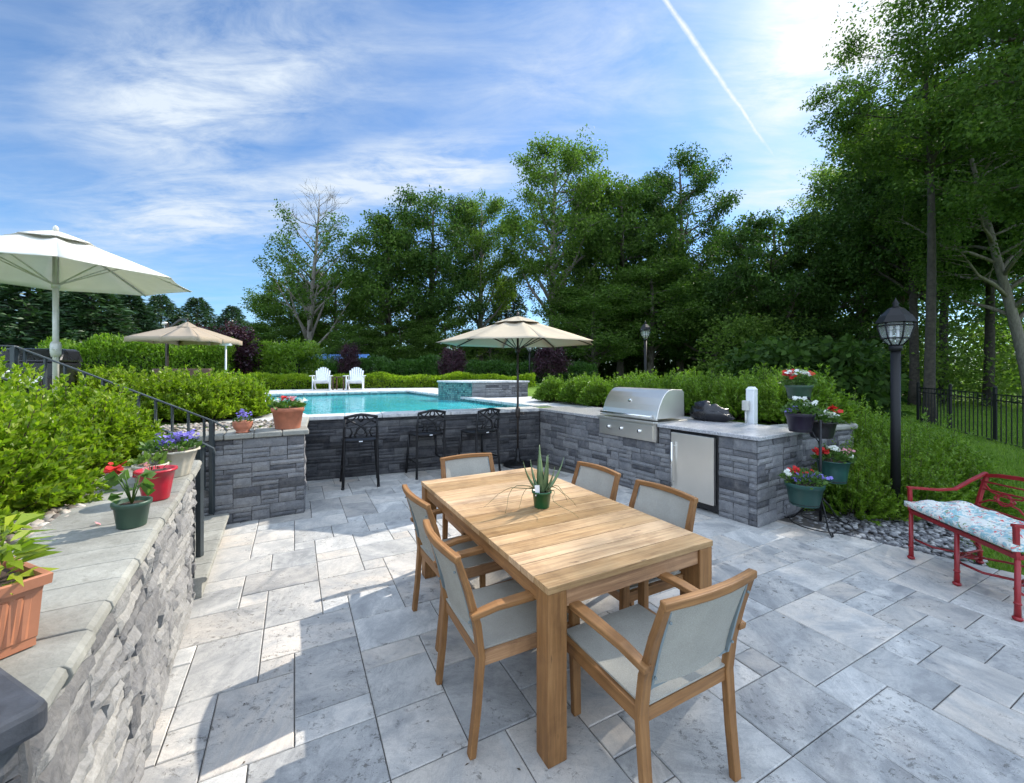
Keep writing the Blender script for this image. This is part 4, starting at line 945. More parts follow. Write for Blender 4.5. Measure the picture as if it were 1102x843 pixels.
# sofa and low table under the tan umbrella
t = thing('patio_sofa', 'low brown wicker sofa half hidden behind shrubs under the tan umbrella', 'sofa', at(186, 10.6, .93))
q = MB(); q.box((0, 0, .2), (1.5, .7, .36)); q.build('base', 'dark_wood', t, .02)
q = MB(); q.box((0, .3, .55), (1.5, .14, .40)); q.build('backrest', 'dark_wood', t, .03)
q = MB(); q.box((0, -.05, .43), (1.3, .55, .12)); q.build('cushion', 'tan_cloth', t, .04)
# adirondack chairs and the small table between them
def adirondack():
    t = thing('adirondack_chair', 'x', 'chair', group='white adirondack chairs across the pool')
    for i, x in enumerate([-.225, -.15, -.075, 0, .075, .15, .225]):
        h = .84-.0*abs(x)-(x/.225)**2*.13; b = MB(); b.bar([(x*.85, .20, .26), (x*1.08, .42, h)], .066, .018, up=V(0, 1, .3)); b.build('back_slat', 'white_paint', t, .004)
    s2 = MB()
    for i in range(6): s2.bar([(-.27, -.30+i*.095, .36-i*.025), (.27, -.30+i*.095, .36-i*.025)], .085, .018)
    s2.build('seat', 'white_paint', t, .003)
    for sx in (-1, 1):
        a = MB(); a.bar([(sx*.34, -.40, .52), (sx*.34, .0, .52), (sx*.30, .30, .52)], [.14, .12, .07], .02); a.build('armrest', 'white_paint', t, .004)
        l = MB(); l.bar([(sx*.30, -.30, 0), (sx*.30, -.30, .51)], .03, .10, up=V(0, 1, 0)); l.build('leg', 'white_paint', t, .003)
        l = MB(); l.bar([(sx*.27, -.34, .36), (sx*.27, .42, .0)], .026, .11); l.build('leg', 'white_paint', t, .003)
        l = MB(); l.bar([(sx*.29, .30, .51), (sx*.28, .26, .06)], .03, .06, up=V(0, 1, 0)); l.build('back_post', 'white_paint', t, .003)
    return t
YA = 15.2
ad = adirondack(); ad.location = at(346.5, YA, TZ-.01); ad.rotation_euler = (0, 0, R(18)); ad['label'] = 'left one of the two white slatted armchairs on the far side of the pool'; ad.scale = (.92, .92, .98)
dup(ad, at(382.5, YA, TZ-.01), R(14), (.92, .92, .98), 'right one of the two white slatted armchairs on the far side of the pool')
t = thing('side_table', 'small dark side table between the two white chairs across the pool', 'table', at(366, YA, TZ-.01))
q = MB(); q.box((0, 0, .46), (.46, .40, .03)); q.build('tabletop', 'dark_wood', t, .004)
for sx in (-1, 1):
    for sy in (-1, 1):
        q = MB(); q.bar([(sx*.19, sy*.16, 0), (sx*.19, sy*.16, .445)], .04, .04, up=V(0, 1, 0)); q.build('leg', 'dark_wood', t)

# ------------------------------------------------------------------ grill, fridge, post, cover
gl = K0+KD*(gA+.01); gang = math.atan2(KD.y, KD.x)
t = thing('gas_grill', 'stainless steel gas grill with a curved hood built into the stone counter', 'grill', K0+KD*(gA+gB)/2, gang)
# local frame: x along the counter towards the camera, y into the counter
W = 1.03
cp_ = MB(); cp_.box((0, -.045+.03, .830), (W, .06, .245)); cp_.box((0, .25, .80), (W-.06, .46, .19)); cp_.build('firebox', 'steel', t, .004)
p = MB(); p.box((0, -.052, .825), (W-.09, .02, .185)); p.build('control_panel', 'steel', t, .003)
sh = MB(); sh.bar([(-W/2, -.055, .962), (W/2, -.055, .962)], .10, .022); sh.bar([(-W/2, -.02, .995), (W/2, -.02, .995)], .03, .014); sh.box((0, .28, .957), (W+.02, .62, .016)); sh.build('trim', 'steel', t, .003)
hd = MB()
prof = [(-.01, 1.0), (.0, 1.03), (.02, 1.10), (.055, 1.18), (.11, 1.27), (.17, 1.335), (.24, 1.375), (.33, 1.385), (.52, 1.375), (.56, 1.34), (.565, 1.0)]
hw = W/2-.02
hd.loft([[(-hw, y, z) for y, z in prof], [(-hw*.5, y, z) for y, z in prof], [(0, y, z) for y, z in prof], [(hw*.5, y, z) for y, z in prof], [(hw, y, z) for y, z in prof]], smooth=False)
hd.build('hood', 'steel', t, .006)
hn = MB(); hn.tube([(-hw+.04, -.075, 1.035), (hw-.04, -.075, 1.035)], .013, 12)
for x in (-hw+.07, hw-.07): hn.tube([(x, -.075, 1.035), (x, .01, 1.045)], .009, 8)
hn.build('handle', 'chrome', t)
sg = MB(); sg.lathe([(.001, 0), (.03, 0), (.03, .015), (.022, .018), (.001, .018)], n=18)
sg.v = [(x-.03, .085-z*.8-.005, 1.205+y+z*.5) for x, y, z in sg.v]; sg.build('thermometer', 'chrome', t)
for x in (-.30, -.06, .26):
    kb = MB(); kb.lathe([(.001, 0), (.030, 0), (.032, .006), (.022, .010), (.020, .032), (.001, .034)], n=18); kb.v = [(a+x, -.062-c_, .83+b) for a, b, c_ in kb.v]; kk_ = kb.build('knob', 'chrome', t)
    nb = MB(); nb.box((x, -.098, .83), (.007, .012, .036)); nb.build('pointer', 'black_plastic', kk_)
# refrigerator
fc = K0+KD*(fA+fB)/2
t = thing('outdoor_fridge', 'undercounter refrigerator with a steel door in the stone counter', 'fridge', fc, gang)
fw = fB-fA-.012
b = MB(); b.box((0, .29, .46), (fw, .56, .87)); b.build('cabinet', 'black_plastic', t, .003)
b = MB(); b.box((0, -.022, .49), (fw-.055, .045, .77)); dr = b.build('door', 'steel', t, .005)
b = MB(); xh = -fw/2+.065; b.tube([(xh, -.085, .22), (xh, -.085, .76)], .012, 10)
for z in (.27, .71): b.tube([(xh, -.085, z), (xh, -.04, z)], .008, 8)
b.build('handle', 'chrome', dr)
# white post with outlet box
pp = V(3.13, 5.47, 0); pp = at(809, 5.5, 0)
t = thing('outlet_post', 'white plastic post with a grey outlet box behind the granite counter', 'post', (pp.x, pp.y, .85), gang)
b = MB(); b.bar([(0, 0, 0), (0, 0, .535)], .105, .105, up=V(0, 1, 0)); b.build('post', 'white_paint', t, .01)
b = MB(); b.loft([[(-.056, -.056, .536), (.056, -.056, .536), (.056, .056, .536), (-.056, .056, .536)], [(-.03, -.03, .575), (.03, -.03, .575), (.03, .03, .575), (-.03, .03, .575)]]); b.build('cap', 'white_paint', t, .004)
b = MB(); b.box((-.03, -.09, .33), (.075, .06, .13)); b.build('outlet_box', 'pale_pole', t, .008)
b = MB(); b.tube([(-.03, -.09, .27), (-.03, -.085, .05)], .012, 8); b.build('conduit', 'pale_pole', t)
# bunched black grill cover
gc_ = at(755, 5.95, .955)
cv = MB(); cv.sphere((0, 0, .09), 1.0, 26, 16, (.29, .14, .135)); rv = []
for x, y, z in cv.v:
    q = V(x, y, z); n_1 = mn.fractal(V(x*7, y*9, z*11), 1, 2, 4); fold = mn.noise(V(x*16+z*9, y*7, z*20)); f = 1+.22*n_1+.17*fold
    rv.append((x*f, y*f, max(0.002, (z*f)*(1.25-.9*(x+.28)) if x > -.28 else z*f)))
cv.v = rv; o_ = cv.build('grill_cover', 'black_cloth', None); o_.location = (2.72, 5.72, .952); o_.rotation_euler = (0, 0, gang+.15); tag(o_, 'crumpled black vinyl cover bunched up beside the grill hood', 'cover')

# ------------------------------------------------------------------ lamp posts
def lamp_post(label, loc, h, post_r, s_, square=False):
    t = thing('lamp_post', label, 'lamp post', loc, R(15), group='black lantern posts')
    b = MB()
    if square: b.bar([(0, 0, 0), (0, 0, h)], post_r*2, post_r*2, up=V(0, 1, 0))
    else: b.tube([(0, 0, 0), (0, 0, h)], post_r, 16)
    b.lathe([(post_r*1.3, h-.05), (post_r*1.35, h), (post_r*1.0, h+.012), (.001, h+.014)], n=16); b.build('post', 'black_metal', t)
    L = h+.015
    fr = MB(); n = 6
    def hexr(r, z): return [V(r*math.cos(2*math.pi*k/n), r*math.sin(2*math.pi*k/n), z) for k in range(n)]
    rows = [(.055*s_, L), (.11*s_, L+.07*s_), (.145*s_, L+.20*s_), (.13*s_, L+.235*s_)]
    gl_ = MB(); gl_.loft([hexr(r*.97, z) for r, z in rows], cap=False); ln = MB()
    for k in range(n): ln.tube([hexr(r, z)[k] for r, z in rows], .007*s_, 5)
    for r, z in rows: ln.tube(hexr(r, z), .007*s_, 5, closed=True)
    fl = ln.build('lantern_frame', 'black_metal', t); gl_.build('glass', 'glass', fl)
    rf = MB(); rf.loft([hexr(.165*s_, L+.232*s_), hexr(.13*s_, L+.30*s_), hexr(.065*s_, L+.375*s_), hexr(.045*s_, L+.385*s_)]); rf.lathe([(.045*s_, L+.385*s_), (.02*s_, L+.41*s_), (.03*s_, L+.43*s_), (.012*s_, L+.46*s_), (.001, L+.49*s_)], n=10)
    rf.build('lantern_roof', 'black_metal', t)
    for k in range(3):
        cd = MB(); a = 2.1*k; cd.tube([(.035*s_*math.cos(a), .035*s_*math.sin(a), L+.05*s_), (.035*s_*math.cos(a), .035*s_*math.sin(a), L+.15*s_)], .011*s_, 8); cd.sphere((.035*s_*math.cos(a), .035*s_*math.sin(a), L+.18*s_), .014*s_, 8, 6, (1, 1, 2)); cd.build('candle', 'white_paint', t)
    return t
lamp_post('tall black lantern post in the shrubs just right of the flower pot stand', G(963.8, 557, 0)+V(0, 0, -.05), 1.96, .045, 1.08)
a = at(694.5, 13.0, .6); lamp_post('distant lantern post in front of the dark trees above the grill', a, 2.0, .045, 1.15)
a = at(570, 21, .8); lamp_post('distant lantern post seen just under the beige umbrella beside its pole', a, 1.75, .045, 1.3)

# ------------------------------------------------------------------ railings
def railing(label, posts, top_pts, low_pts, n_bal, rr0=.016, group='black stair railings'):
    t = thing('stair_railing', label, 'railing', posts[0][0], group=group); o0 = posts[0][0]
    b = MB(); b.bar(top_pts, .036, .014); b.build('handrail', 'grey_rail', t, .004, origin=o0)
    if low_pts: b = MB(); b.bar(low_pts, .022, .012); b.build('lower_rail', 'grey_rail', t, origin=o0)
    for p, z1 in posts:
        b = MB(); b.bar([p, (p[0], p[1], z1)], .040, .040, up=V(0, 1, 0)); b.build('post', 'grey_rail', t, .003, origin=o0)
    for k in range(n_bal):
        f = (k+.5)/n_bal; a_, b_ = top_pts[-3 if len(top_pts) > 3 else 0], top_pts[1]
        q0 = low_pts[0].lerp(low_pts[-1], f); q1 = V(q0.x, q0.y, 0)
        A, B = Vector(low_pts[0]), Vector(low_pts[-1]); ta, tb = rail_z
        b = MB(); b.bar([q0, (q0.x, q0.y, ta+(tb-ta)*f)], .018, .018, up=V(0, 1, 0)); b.build('baluster', 'grey_rail', t, origin=o0)
    return t
ua = SNn*1.0
fp = G(226, 553, .15); fp = V(fp.x+.02, fp.y, .15)
up1 = fp+V(-.87, -.42, 0).normalized()*1.45; up1.z = .93
dirr = (up1-fp); dirr.z = 0; dirr.normalize()
z_a, z_b = 1.12, 1.86
tips = [fp-dirr*.13+V(0, 0, z_a-.15-.12), fp-dirr*.11+V(0, 0, z_a-.15-.075), V(fp.x, fp.y, z_a), V(up1.x, up1.y, z_b), V(*(up1+dirr*.9).xy, z_b+.005)]
rail_z = (z_a, z_b)
railing('dark grey stair railing with balusters running along the far side of the steps', [(fp, z_a), (V(up1.x, up1.y, .85), z_b), (V(*(up1+dirr*.75).xy, .85), z_b)], tips, [V(fp.x, fp.y, .38), V(up1.x, up1.y, 1.12)], 11)
np_ = at(215, 3.36, .15); nu = np_+dirr*1.45
za2 = 1.07; rail_z = (za2, 1.75)
railing('dark grey stair railing mostly hidden by shrubs, ending at the corner of the sunlit wall', [(np_, za2), (V(nu.x, nu.y, .85), 1.75)], [np_-dirr*.10+V(0, 0, za2-.15-.10), np_-dirr*.09+V(0, 0, za2-.15-.06), V(np_.x, np_.y, za2), V(nu.x, nu.y, 1.75), V(*(nu+dirr*.6).xy, 1.755)], [V(np_.x, np_.y, .38), V(nu.x, nu.y, 1.10)], 11)

# ------------------------------------------------------------------ red bench with cushion
bo = V(3.405, 3.205, 0); ax = V(-.17, -.985, 0).normalized()    # along the bench, towards the camera
bang = math.atan2(ax.y, ax.x)
t = thing('garden_bench', 'red cast metal garden bench at the right edge of the patio', 'bench', (3.405, 3.20, 0), bang)
# local: x along the bench, y = to the back (+y is away from the seat front)
hw = .455; fy = 0.0; by = .46
for x in (-hw, 0.0, hw):
    for y, nm in ((fy, 'leg'), (by, 'leg')):
        y2 = y+(.05 if y else 0); b = MB(); b.tube([(x, y2, 0), (x, y2, .10), (x, y, .40)], [.019, .016, .015], 10); b.sphere((x, y2, .014), .028, 10, 5, (1, 1, .6)); b.lathe([(.016, .10), (.022, .11), (.016, .12)], (x, y2, 0), n=10); b.build('leg', 'red', t)
sf = MB(); sf.bar([(-hw-.01, fy, .415), (hw+.01, fy, .415)], .024, .032); sf.bar([(-hw-.01, by, .415), (hw+.01, by, .415)], .024, .032)
for x in (-hw, 0, hw): sf.bar([(x, fy, .415), (x, by, .415)], .024, .028)
for k in range(1, 9): sf.bar([(-hw, by*k/9, .425), (hw, by*k/9, .425)], .018, .006)
sf.build('seat_frame', 'red', t, .003)
for i, (xa, xb) in enumerate(((-hw, 0), (0, hw))):
    st_ = MB(); y = fy; xm = (xa+xb)/2
    for sg_ in (1, -1): st_.tube([(xa, .25-sg_*.22, .17), (xa+(xb-xa)*.25, .25-sg_*.17, .155), (xm-.05, .25-sg_*.02, .145), (xm, .25+sg_*.02, .145), (xb-(xb-xa)*.25, .25+sg_*.17, .155), (xb, .25+sg_*.22, .17)], .009, 6)
    st_.tube([(xm+.05*math.cos(a), .25+.05*math.sin(a), .145) for a in [2*math.pi*k/12 for k in range(12)]], .009, 6, closed=True)
    st_.build('stretcher', 'red', t)
bkr = MB(); zt = .80; tp_ = [V(x, by+.10, zt-.05*abs(x/hw)**2.5) for x in (-hw, -.35, -.15, 0, .15, .35, hw)]
bkr.bar(tp_, .030, .030)
Pb = lambda x, z: V(x, by+.02+(z-.43)*.22, z)
for sx in (-1, 1): bkr.bar([Pb(sx*hw, .42), Pb(sx*hw, .60), V(sx*hw, by+.10, zt-.05)], .026, .026, up=V(0, 1, 0))
for z in (.70, .64): bkr.tube([Pb(-hw, z), Pb(-.1, z+.02), Pb(.1, z+.02), Pb(hw, z)], .008, 6)
bkr.tube([Pb(-hw, .49), Pb(0, .50), Pb(hw, .49)], .010, 6)
for cx in (-.25, .25):
    bkr.tube([Pb(cx+.055*math.cos(a), .60+.045*math.sin(a)) for a in [2*math.pi*k/16 for k in range(16)]], .009, 6, closed=True)
    bkr.tube([Pb(cx+.085*math.cos(a), .60+.025*math.sin(a)) for a in [2*math.pi*k/16 for k in range(16)]], .007, 6, closed=True)
    for sx in (-1, 1):
        for sz in (-1, 1): bkr.tube([Pb(cx+sx*.05, .60+sz*.025), Pb(cx+sx*.12, .60+sz*.035), Pb(cx+sx*.24, .60+sz*.11)], .008, 6)
bkr.build('backrest', 'red', t, .002)
for sx in (-1, 1):
    a = MB(); a.bar([(sx*hw, fy-.005, .42), (sx*hw, fy-.01, .615)], .026, .026, up=V(0, 1, 0)); a.bar([(sx*hw, fy-.03, .622), (sx*hw, by*.45, .612), (sx*hw, by*.72, .625), (sx*hw, by*.95, .70), (sx*hw, by+.10, .775)], .032, .020, up=V(0, 0, 1)); a.build('armrest', 'red', t, .004)
cs = MB(); rings = []
nx = 22; ny = 12
for i in range(nx+1):
    u = i/nx; x = (-hw-.015)+(2*hw+.03)*u; a_ = []; b_ = []
    for j in range(ny+1):
        v = j/ny; y = -.045+.485*v; e = min(1, (min(u, 1-u)*nx/2.2))**.5*min(1, (min(v, 1-v)*ny/2.2))**.5
        e = max(e, .38); bumpy_ = .018*math.cos(4*2*math.pi*u)*math.cos(2*2*math.pi*v)+.010*mn.noise(V(x*9, y*9, 0))
        a_.append((x, y, .472+(.062+bumpy_)*e)); b_.append((x, y, .472-.040*e))
    rings.append(a_+b_[::-1])
cs.loft(rings, True); o_ = cs.build('seat_cushion', 'cushion', None); o_.location = (3.405, 3.20, 0); o_.rotation_euler = (0, 0, bang); tag(o_, 'floral blue and red seat cushion lying on the red bench', 'cushion')

# ------------------------------------------------------------------ metal fence
f0 = V(10.55, 8.0, 0); f1 = V(13.4, 13.8, 0); zf = -.16
t = thing('metal_fence', 'black metal picket fence across the lawn in front of the woods', 'fence', (f0.x, f0.y, zf))
fd = (f1-f0).normalized(); Lf = (f1-f0).length; npk = 33
for z in (1.22, 1.08, .12):
    b = MB(); b.bar([V(f0.x, f0.y, zf+z), V(f1.x, f1.y, zf+z)], .024, .026); b.build('rail', 'black_metal', t, origin=(f0.x, f0.y, zf))
b = MB(); b.bar([(0, 0, .02), (0, 0, 1.24)], .016, .016, up=V(0, 1, 0)); pk = b.build('picket', 'black_metal', t)
for k in range(1, npk):
    p = pk if k == 1 else pk.copy()
    if k > 1: C.objects.link(p)
    p.parent = t; p.location = fd*(Lf*k/npk)
for q in (0, .34, .67, 1):
    b = MB(); b.bar([(0, 0, 0), (0, 0, 1.36)], .055, .055, up=V(0, 1, 0)); b.lathe([(.03, 1.36), (.038, 1.38), (.02, 1.41), (.001, 1.42)], n=10); p = b.build('post', 'black_metal', t); p.location = fd*(Lf*q)
BT_POS = V(12.5, 10.5, -.16)
# ------------------------------------------------------------------ plants in pots
def blossoms(name, parent, pts, size, m, seed, petals=5):
    r = np.random.default_rng(seed); Vs = []; Fs = []; k = 0
    for p in pts:
        nrm = np.array([r.normal()*.5, r.normal()*.5-.35, 1.0]); nrm /= np.linalg.norm(nrm); a = np.cross(nrm, [0, 1, .1]); a /= np.linalg.norm(a); b = np.cross(nrm, a); s_ = size*r.uniform(.75, 1.2); ph = r.uniform(0, 6)
        for q in range(petals):
            t0 = ph+2*math.pi*q/petals; t1 = t0+2*math.pi/petals*.95; tm = (t0+t1)/2; c = np.array(p)
            Vs.append([c, c+(a*math.cos(t0)+b*math.sin(t0))*s_*.75+nrm*s_*.25, c+(a*math.cos(tm)+b*math.sin(tm))*s_+nrm*s_*.15, c+(a*math.cos(t1)+b*math.sin(t1))*s_*.75+nrm*s_*.25]); Fs.append([k, k+1, k+2, k+3]); k += 4
    return from_np(name, np.concatenate([np.array(v) for v in Vs]), np.array(Fs), m, parent)
def foliage(name, parent, c, rad, n, L, W, m, seed, up=.6, fold=.2, droop=.1):
    r = np.random.default_rng(seed); d_ = r.normal(size=(n, 3)); d_ /= np.linalg.norm(d_, axis=1, keepdims=True); d_[:, 2] = np.abs(d_[:, 2])*.9+.05
    rr = r.uniform(.15, 1, n)**.5; c_ = np.array(c)+d_*np.array(rad)*rr[:, None]; dir_ = d_+np.array([0, 0, up])+r.normal(size=(n, 3))*.35
    v, f = leaf_arrays(c_, dir_, r.uniform(.6, 1.2, n)*L, r.uniform(.7, 1.2, n)*W, r, fold, droop)
    return from_np(name, v, f, m, parent)
def pot(t, r0, r1, h, m, rim=.012, flute=0, fl=0, band=True, name='pot'):
    p = MB(); pr_ = [(.001, 0), (r0, 0), (r0+.002, .004)]
    hb = h*.80
    if band: pr_ += [(r0+(r1-r0)*.8, hb), (r1+rim*.3, hb+.003), (r1+rim*.5, h-.006), (r1+rim*.4, h)]
    else: pr_ += [(r0+(r1-r0)*.5, h*.5), (r1-.002, h-.014), (r1+rim, h-.010), (r1+rim, h)]
    pr_ += [(r1-.006, h), (r1-.010, h-.02), (.001, h-.022)]
    p.lathe(pr_, n=max(30, flute*6), flute=flute, fl=fl); o_ = p.build(name, m, t)
    s_ = MB(); s_.lathe([(.001, h-.012), (r1*.6, h-.010), (r1-.012, h-.014)], n=18); s_.build('soil', 'soil', t); return o_
ZC = .997
def flowers_on(t, h, r1, specs, seed, nleaf=200, L=.035, W=.026, spread=1.0, hh=.07):
    foliage('foliage', t, (0, 0, h-.01), (r1*1.22*spread, r1*1.22*spread, hh), nleaf, L, W, 'leaf_pot', seed)
    r = np.random.default_rng(seed+1)
    for i, (m, n, cx, cy, sp, z, size) in enumerate(specs):
        pts = [(cx+r.normal()*sp, cy+r.normal()*sp, h+z+r.normal()*.016) for _ in range(int(n*1.5))]
        blossoms('blossoms', t, pts, size, m, seed+i*7+3)
# pots on the left wall
pL = G(142, 566, ZC); t = thing('flower_pot', 'small dark green plastic pot with a red geranium on the sunlit wall cap', 'flower pot', pL)
pot(t, .046, .062, .105, 'green_plastic', .010, band=True)
sm = MB(); rr_ = random.Random(5); heads = []
for q in range(6):
    a = rr_.uniform(0, 6.28); e = V(math.cos(a)*.05, math.sin(a)*.05, .10+.10+rr_.uniform(-.02, .03)); sm.tube([(0, 0, .09), V(e.x*.4, e.y*.4, .15), e], .0025, 5)
sm.tube([(0, 0, .09), (-.04, .02, .16), (-.105, .03, .215)], .0025, 5); sm.build('stem', 'leaf_pot', t)
r = np.random.default_rng(3); n = 22; a = r.uniform(0, 6.28, n); c_ = np.stack([np.cos(a)*r.uniform(.01, .06, n), np.sin(a)*r.uniform(.01, .06, n), .13+r.uniform(0, .09, n)], 1)
v, f = leaf_arrays(c_, np.stack([np.cos(a), np.sin(a), r.uniform(-.1, .5, n)], 1), .055, .055, r, .12, .15); from_np('foliage', v, f, 'leaf_pot', t)
blossoms('blossoms', t, [(-.105+r.normal()*.015, .03+r.normal()*.015, .225+r.normal()*.012) for _ in range(34)], .013, 'p_red', 4)
blossoms('blossoms', t, [(.005+r.normal()*.010, .06+r.normal()*.008, .225+r.normal()*.010) for _ in range(9)], .011, 'p_pink', 5)
pt_ = G(105, 565, ZC); blossoms('fallen_petal', None, [(pt_.x, pt_.y, ZC+.004)], .016, 'p_pink', 6, 5); tag(bpy.data.objects['fallen_petal'], 'single pink petal fallen on the wall cap beside the green pot', 'petal')
pL = G(168, 537, ZC); t = thing('flower_pot', 'glossy red pot with a dark rim opening on the sunlit wall cap', 'flower pot', pL)
pot(t, .052, .078, .152, 'red_plastic', .008, band=False); foliage('foliage', t, (0, 0, .14), (.03, .03, .02), 14, .03, .01, 'twig', 8)
hnd = MB(); hnd.tube([(-.080, 0, .14), (-.105, -.01, .135), (-.108, -.01, .115), (-.078, 0, .11)], .006, 6); hnd.build('handle', 'red_plastic', t)
pL = G(162, 521, ZC); t = thing('flower_pot', 'small white pot half hidden behind the red pot on the wall cap', 'flower pot', pL)
pot(t, .060, .080, .115, 'cream_pot', .008); foliage('foliage', t, (0, 0, .11), (.07, .07, .05), 60, .05, .024, 'leaf_pale', 9)
pL = G(181, 513, ZC)+V(0, 0.03, 0); t = thing('flower_pot', 'large fluted cream planter with violet flowers at the end of the wall cap', 'flower pot', pL)
pot(t, .085, .128, .16, 'cream_pot', .012, flute=14, fl=.02, band=False)
flowers_on(t, .16, .12, [('p_purple', 40, .03, .0, .035, .075, .014), ('p_purple', 26, -.03, -.02, .022, .045, .013), ('p_purple', 16, .08, .03, .025, .08, .012)], 21, 260, .04, .024, 1.0, .09)
# ribbed window box
t = thing('planter_box', 'ribbed brown terracotta coloured window box with a yellow green plant at the left edge', 'planter', V(-1.115, 1.000, ZC), math.atan2(-.92, -.40))
def rrect(x0, x1, y0, y1, z, rib=0.0, n=0):
    pts = []
    for a, b in (((x0, y0), (x1, y0)), ((x1, y0), (x1, y1)), ((x1, y1), (x0, y1)), ((x0, y1), (x0, y0))):
        L = math.dist(a, b); k = 78 if L > .3 else 34; ox, oy = (b[1]-a[1])/L, -(b[0]-a[0])/L
        for i in range(k):
            f = i/k; d_ = rib*(1 if (f*L/.022) % 1 > .5 else 0) if .02 < f*L < L-.02 else 0
            pts.append(V(a[0]+(b[0]-a[0])*f+ox*d_, a[1]+(b[1]-a[1])*f+oy*d_, z))
    return pts
# local x along the long side, y across (negative y is the side seen)
b = MB(); rb_ = .004
rows = [(.012, 0, 0), (.012, .018, 0), (.010, .022, 0), (.010, .024, rb_), (.004, .125, rb_), (.004, .127, 0), (.002, .140, 0), (-.008, .142, 0), (-.010, .165, 0), (-.006, .168, 0), (.004, .166, 0), (.010, .140, 0)]
b.loft([rrect(i_, .46-i_, i_-.20, -i_, z, rb) for i_, z, rb in rows], cap=True); b.build('box', 'copper_plastic', t)
b = MB(); b.prism([(.012, -.19), (.45, -.19), (.45, -.012), (.012, -.012)], .12, .150); b.build('soil', 'soil', t)
r = np.random.default_rng(12); n = 300; a = r.uniform(0, 6.28, n); hh = r.uniform(0, .14, n); cxx = r.choice([.05, .15, .30], n)
c_ = np.stack([cxx+np.cos(a)*.015, -.065+np.sin(a)*.02, .145+hh], 1); v, f = leaf_arrays(c_, np.stack([np.cos(a), np.sin(a), .25+hh*3], 1), r.uniform(.05, .095, n), r.uniform(.018, .028, n), r, .25, .3); from_np('foliage', v, f, 'leaf_lime', t)
# pots on the pier
pz = .962
pL = PR-PU*(-.50)+V(0, 0, 0); pL = V(*(PR+PU*.55+pn*.08).xy, pz); t = thing('flower_pot', 'small round terracotta pot with lilac flowers on the stone pier by the railing', 'flower pot', V(*(PR+PU*.60+pn*.06).xy, pz))
b = MB(); b.lathe([(.001, 0), (.062, 0), (.070, .008), (.066, .014), (.058, .016), (.084, .05), (.098, .085), (.094, .115), (.098, .124), (.086, .124), (.001, .115)], n=30); b.build('pot', 'terracotta', t)
flowers_on(t, .12, .075, [('p_purple', 34, .02, -.02, .026, .06, .012), ('p_purple', 26, -.025, .02, .022, .10, .012)], 31, 130, .034, .02, 1.0, .08)
pL = V(*(PR+PU*.16+pn*.20).xy, pz); t = thing('flower_pot', 'large terracotta coloured pot with red and white flowers on the corner of the stone pier', 'flower pot', pL)
pot(t, .130, .170, .245, 'terracotta', .012)
flowers_on(t, .245, .16, [('p_red', 16, -.05, 0, .022, .11, .018), ('p_pink', 14, .04, .02, .022, .11, .018), ('p_white', 9, -.10, -.02, .02, .08, .018), ('p_white', 10, .16, .0, .025, .08, .02)], 41, 260, .055, .035, .95, .08)
# tiered plant stand
sb = V(3.245, 4.40, 0)
t = thing('plant_stand', 'tiered black wrought iron plant stand with scroll feet holding four flower pots', 'plant stand', sb)
b = MB(); b.tube([(0, 0, .06), (0, 0, 1.12)], .014, 10); b.build('pole', 'iron', t)
for k in range(3):
    a = R(-110+120*k); d_ = V(math.cos(a), math.sin(a), 0); b = MB(); b.tube([d_*.02+V(0, 0, .30), d_*.10+V(0, 0, .22), d_*.24+V(0, 0, .04), d_*.32+V(0, 0, .008), d_*.355+V(0, 0, .03), d_*.33+V(0, 0, .05)], .008, 6); b.build('leg', 'iron', t)
for r_, z in ((.27, .035), (.17, .10)):
    b = MB(); b.tube([(r_*math.cos(2*math.pi*k/28), r_*math.sin(2*math.pi*k/28), z) for k in range(28)], .006, 5, closed=True); b.build('ring', 'iron', t)
pots = [(V(2.95, 4.22, .29), .125, .168, .225, 'teal_pot', 'teal glazed bowl of violet and red flowers, lowest on the plant stand', [('p_purple', 46, .05, -.02, .05, .07, .018), ('p_purple', 14, -.10, -.02, .02, .045, .017), ('p_red', 26, -.04, .04, .03, .10, .017), ('p_white', 5, -.17, 0, .012, .09, .02)]),
        (V(3.47, 4.52, .44), .115, .150, .235, 'teal_pot', 'deep green pot of red, white and pink flowers, right of the plant stand pole', [('p_red', 26, -.15, -.02, .035, .10, .02), ('p_white', 14, .0, 0, .025, .12, .022), ('p_pink', 16, .11, 0, .03, .09, .018), ('p_white', 5, .19, 0, .012, .03, .02)]),
        (V(3.10, 4.50, .985), .10, .135, .20, 'purple_pot', 'dark purple pot of white and blue flowers hanging level with the granite counter', [('p_purple', 14, -.10, -.03, .025, .04, .016), ('p_white', 10, .06, -.04, .05, .09, .022), ('p_white', 6, -.02, .0, .03, .15, .02)]),
        (V(3.42, 4.62, .90), .10, .14, .18, 'black_plastic', 'black pot of big white flowers and a red one, between two other pots', [('p_white', 20, .02, -.06, .04, .08, .026), ('p_red', 10, .12, 0, .018, .13, .024)]),
        (V(3.17, 4.62, 1.33), .10, .13, .15, 'green_plastic', 'dark pot of red and white flowers, topmost on the plant stand', [('p_red', 22, -.11, 0, .025, .12, .02), ('p_white', 12, -.10, -.02, .03, .13, .02), ('p_red', 16, .12, 0, .03, .11, .02), ('p_white', 10, .06, -.02, .025, .13, .018), ('p_pink', 6, .02, 0, .03, .10, .016)])]
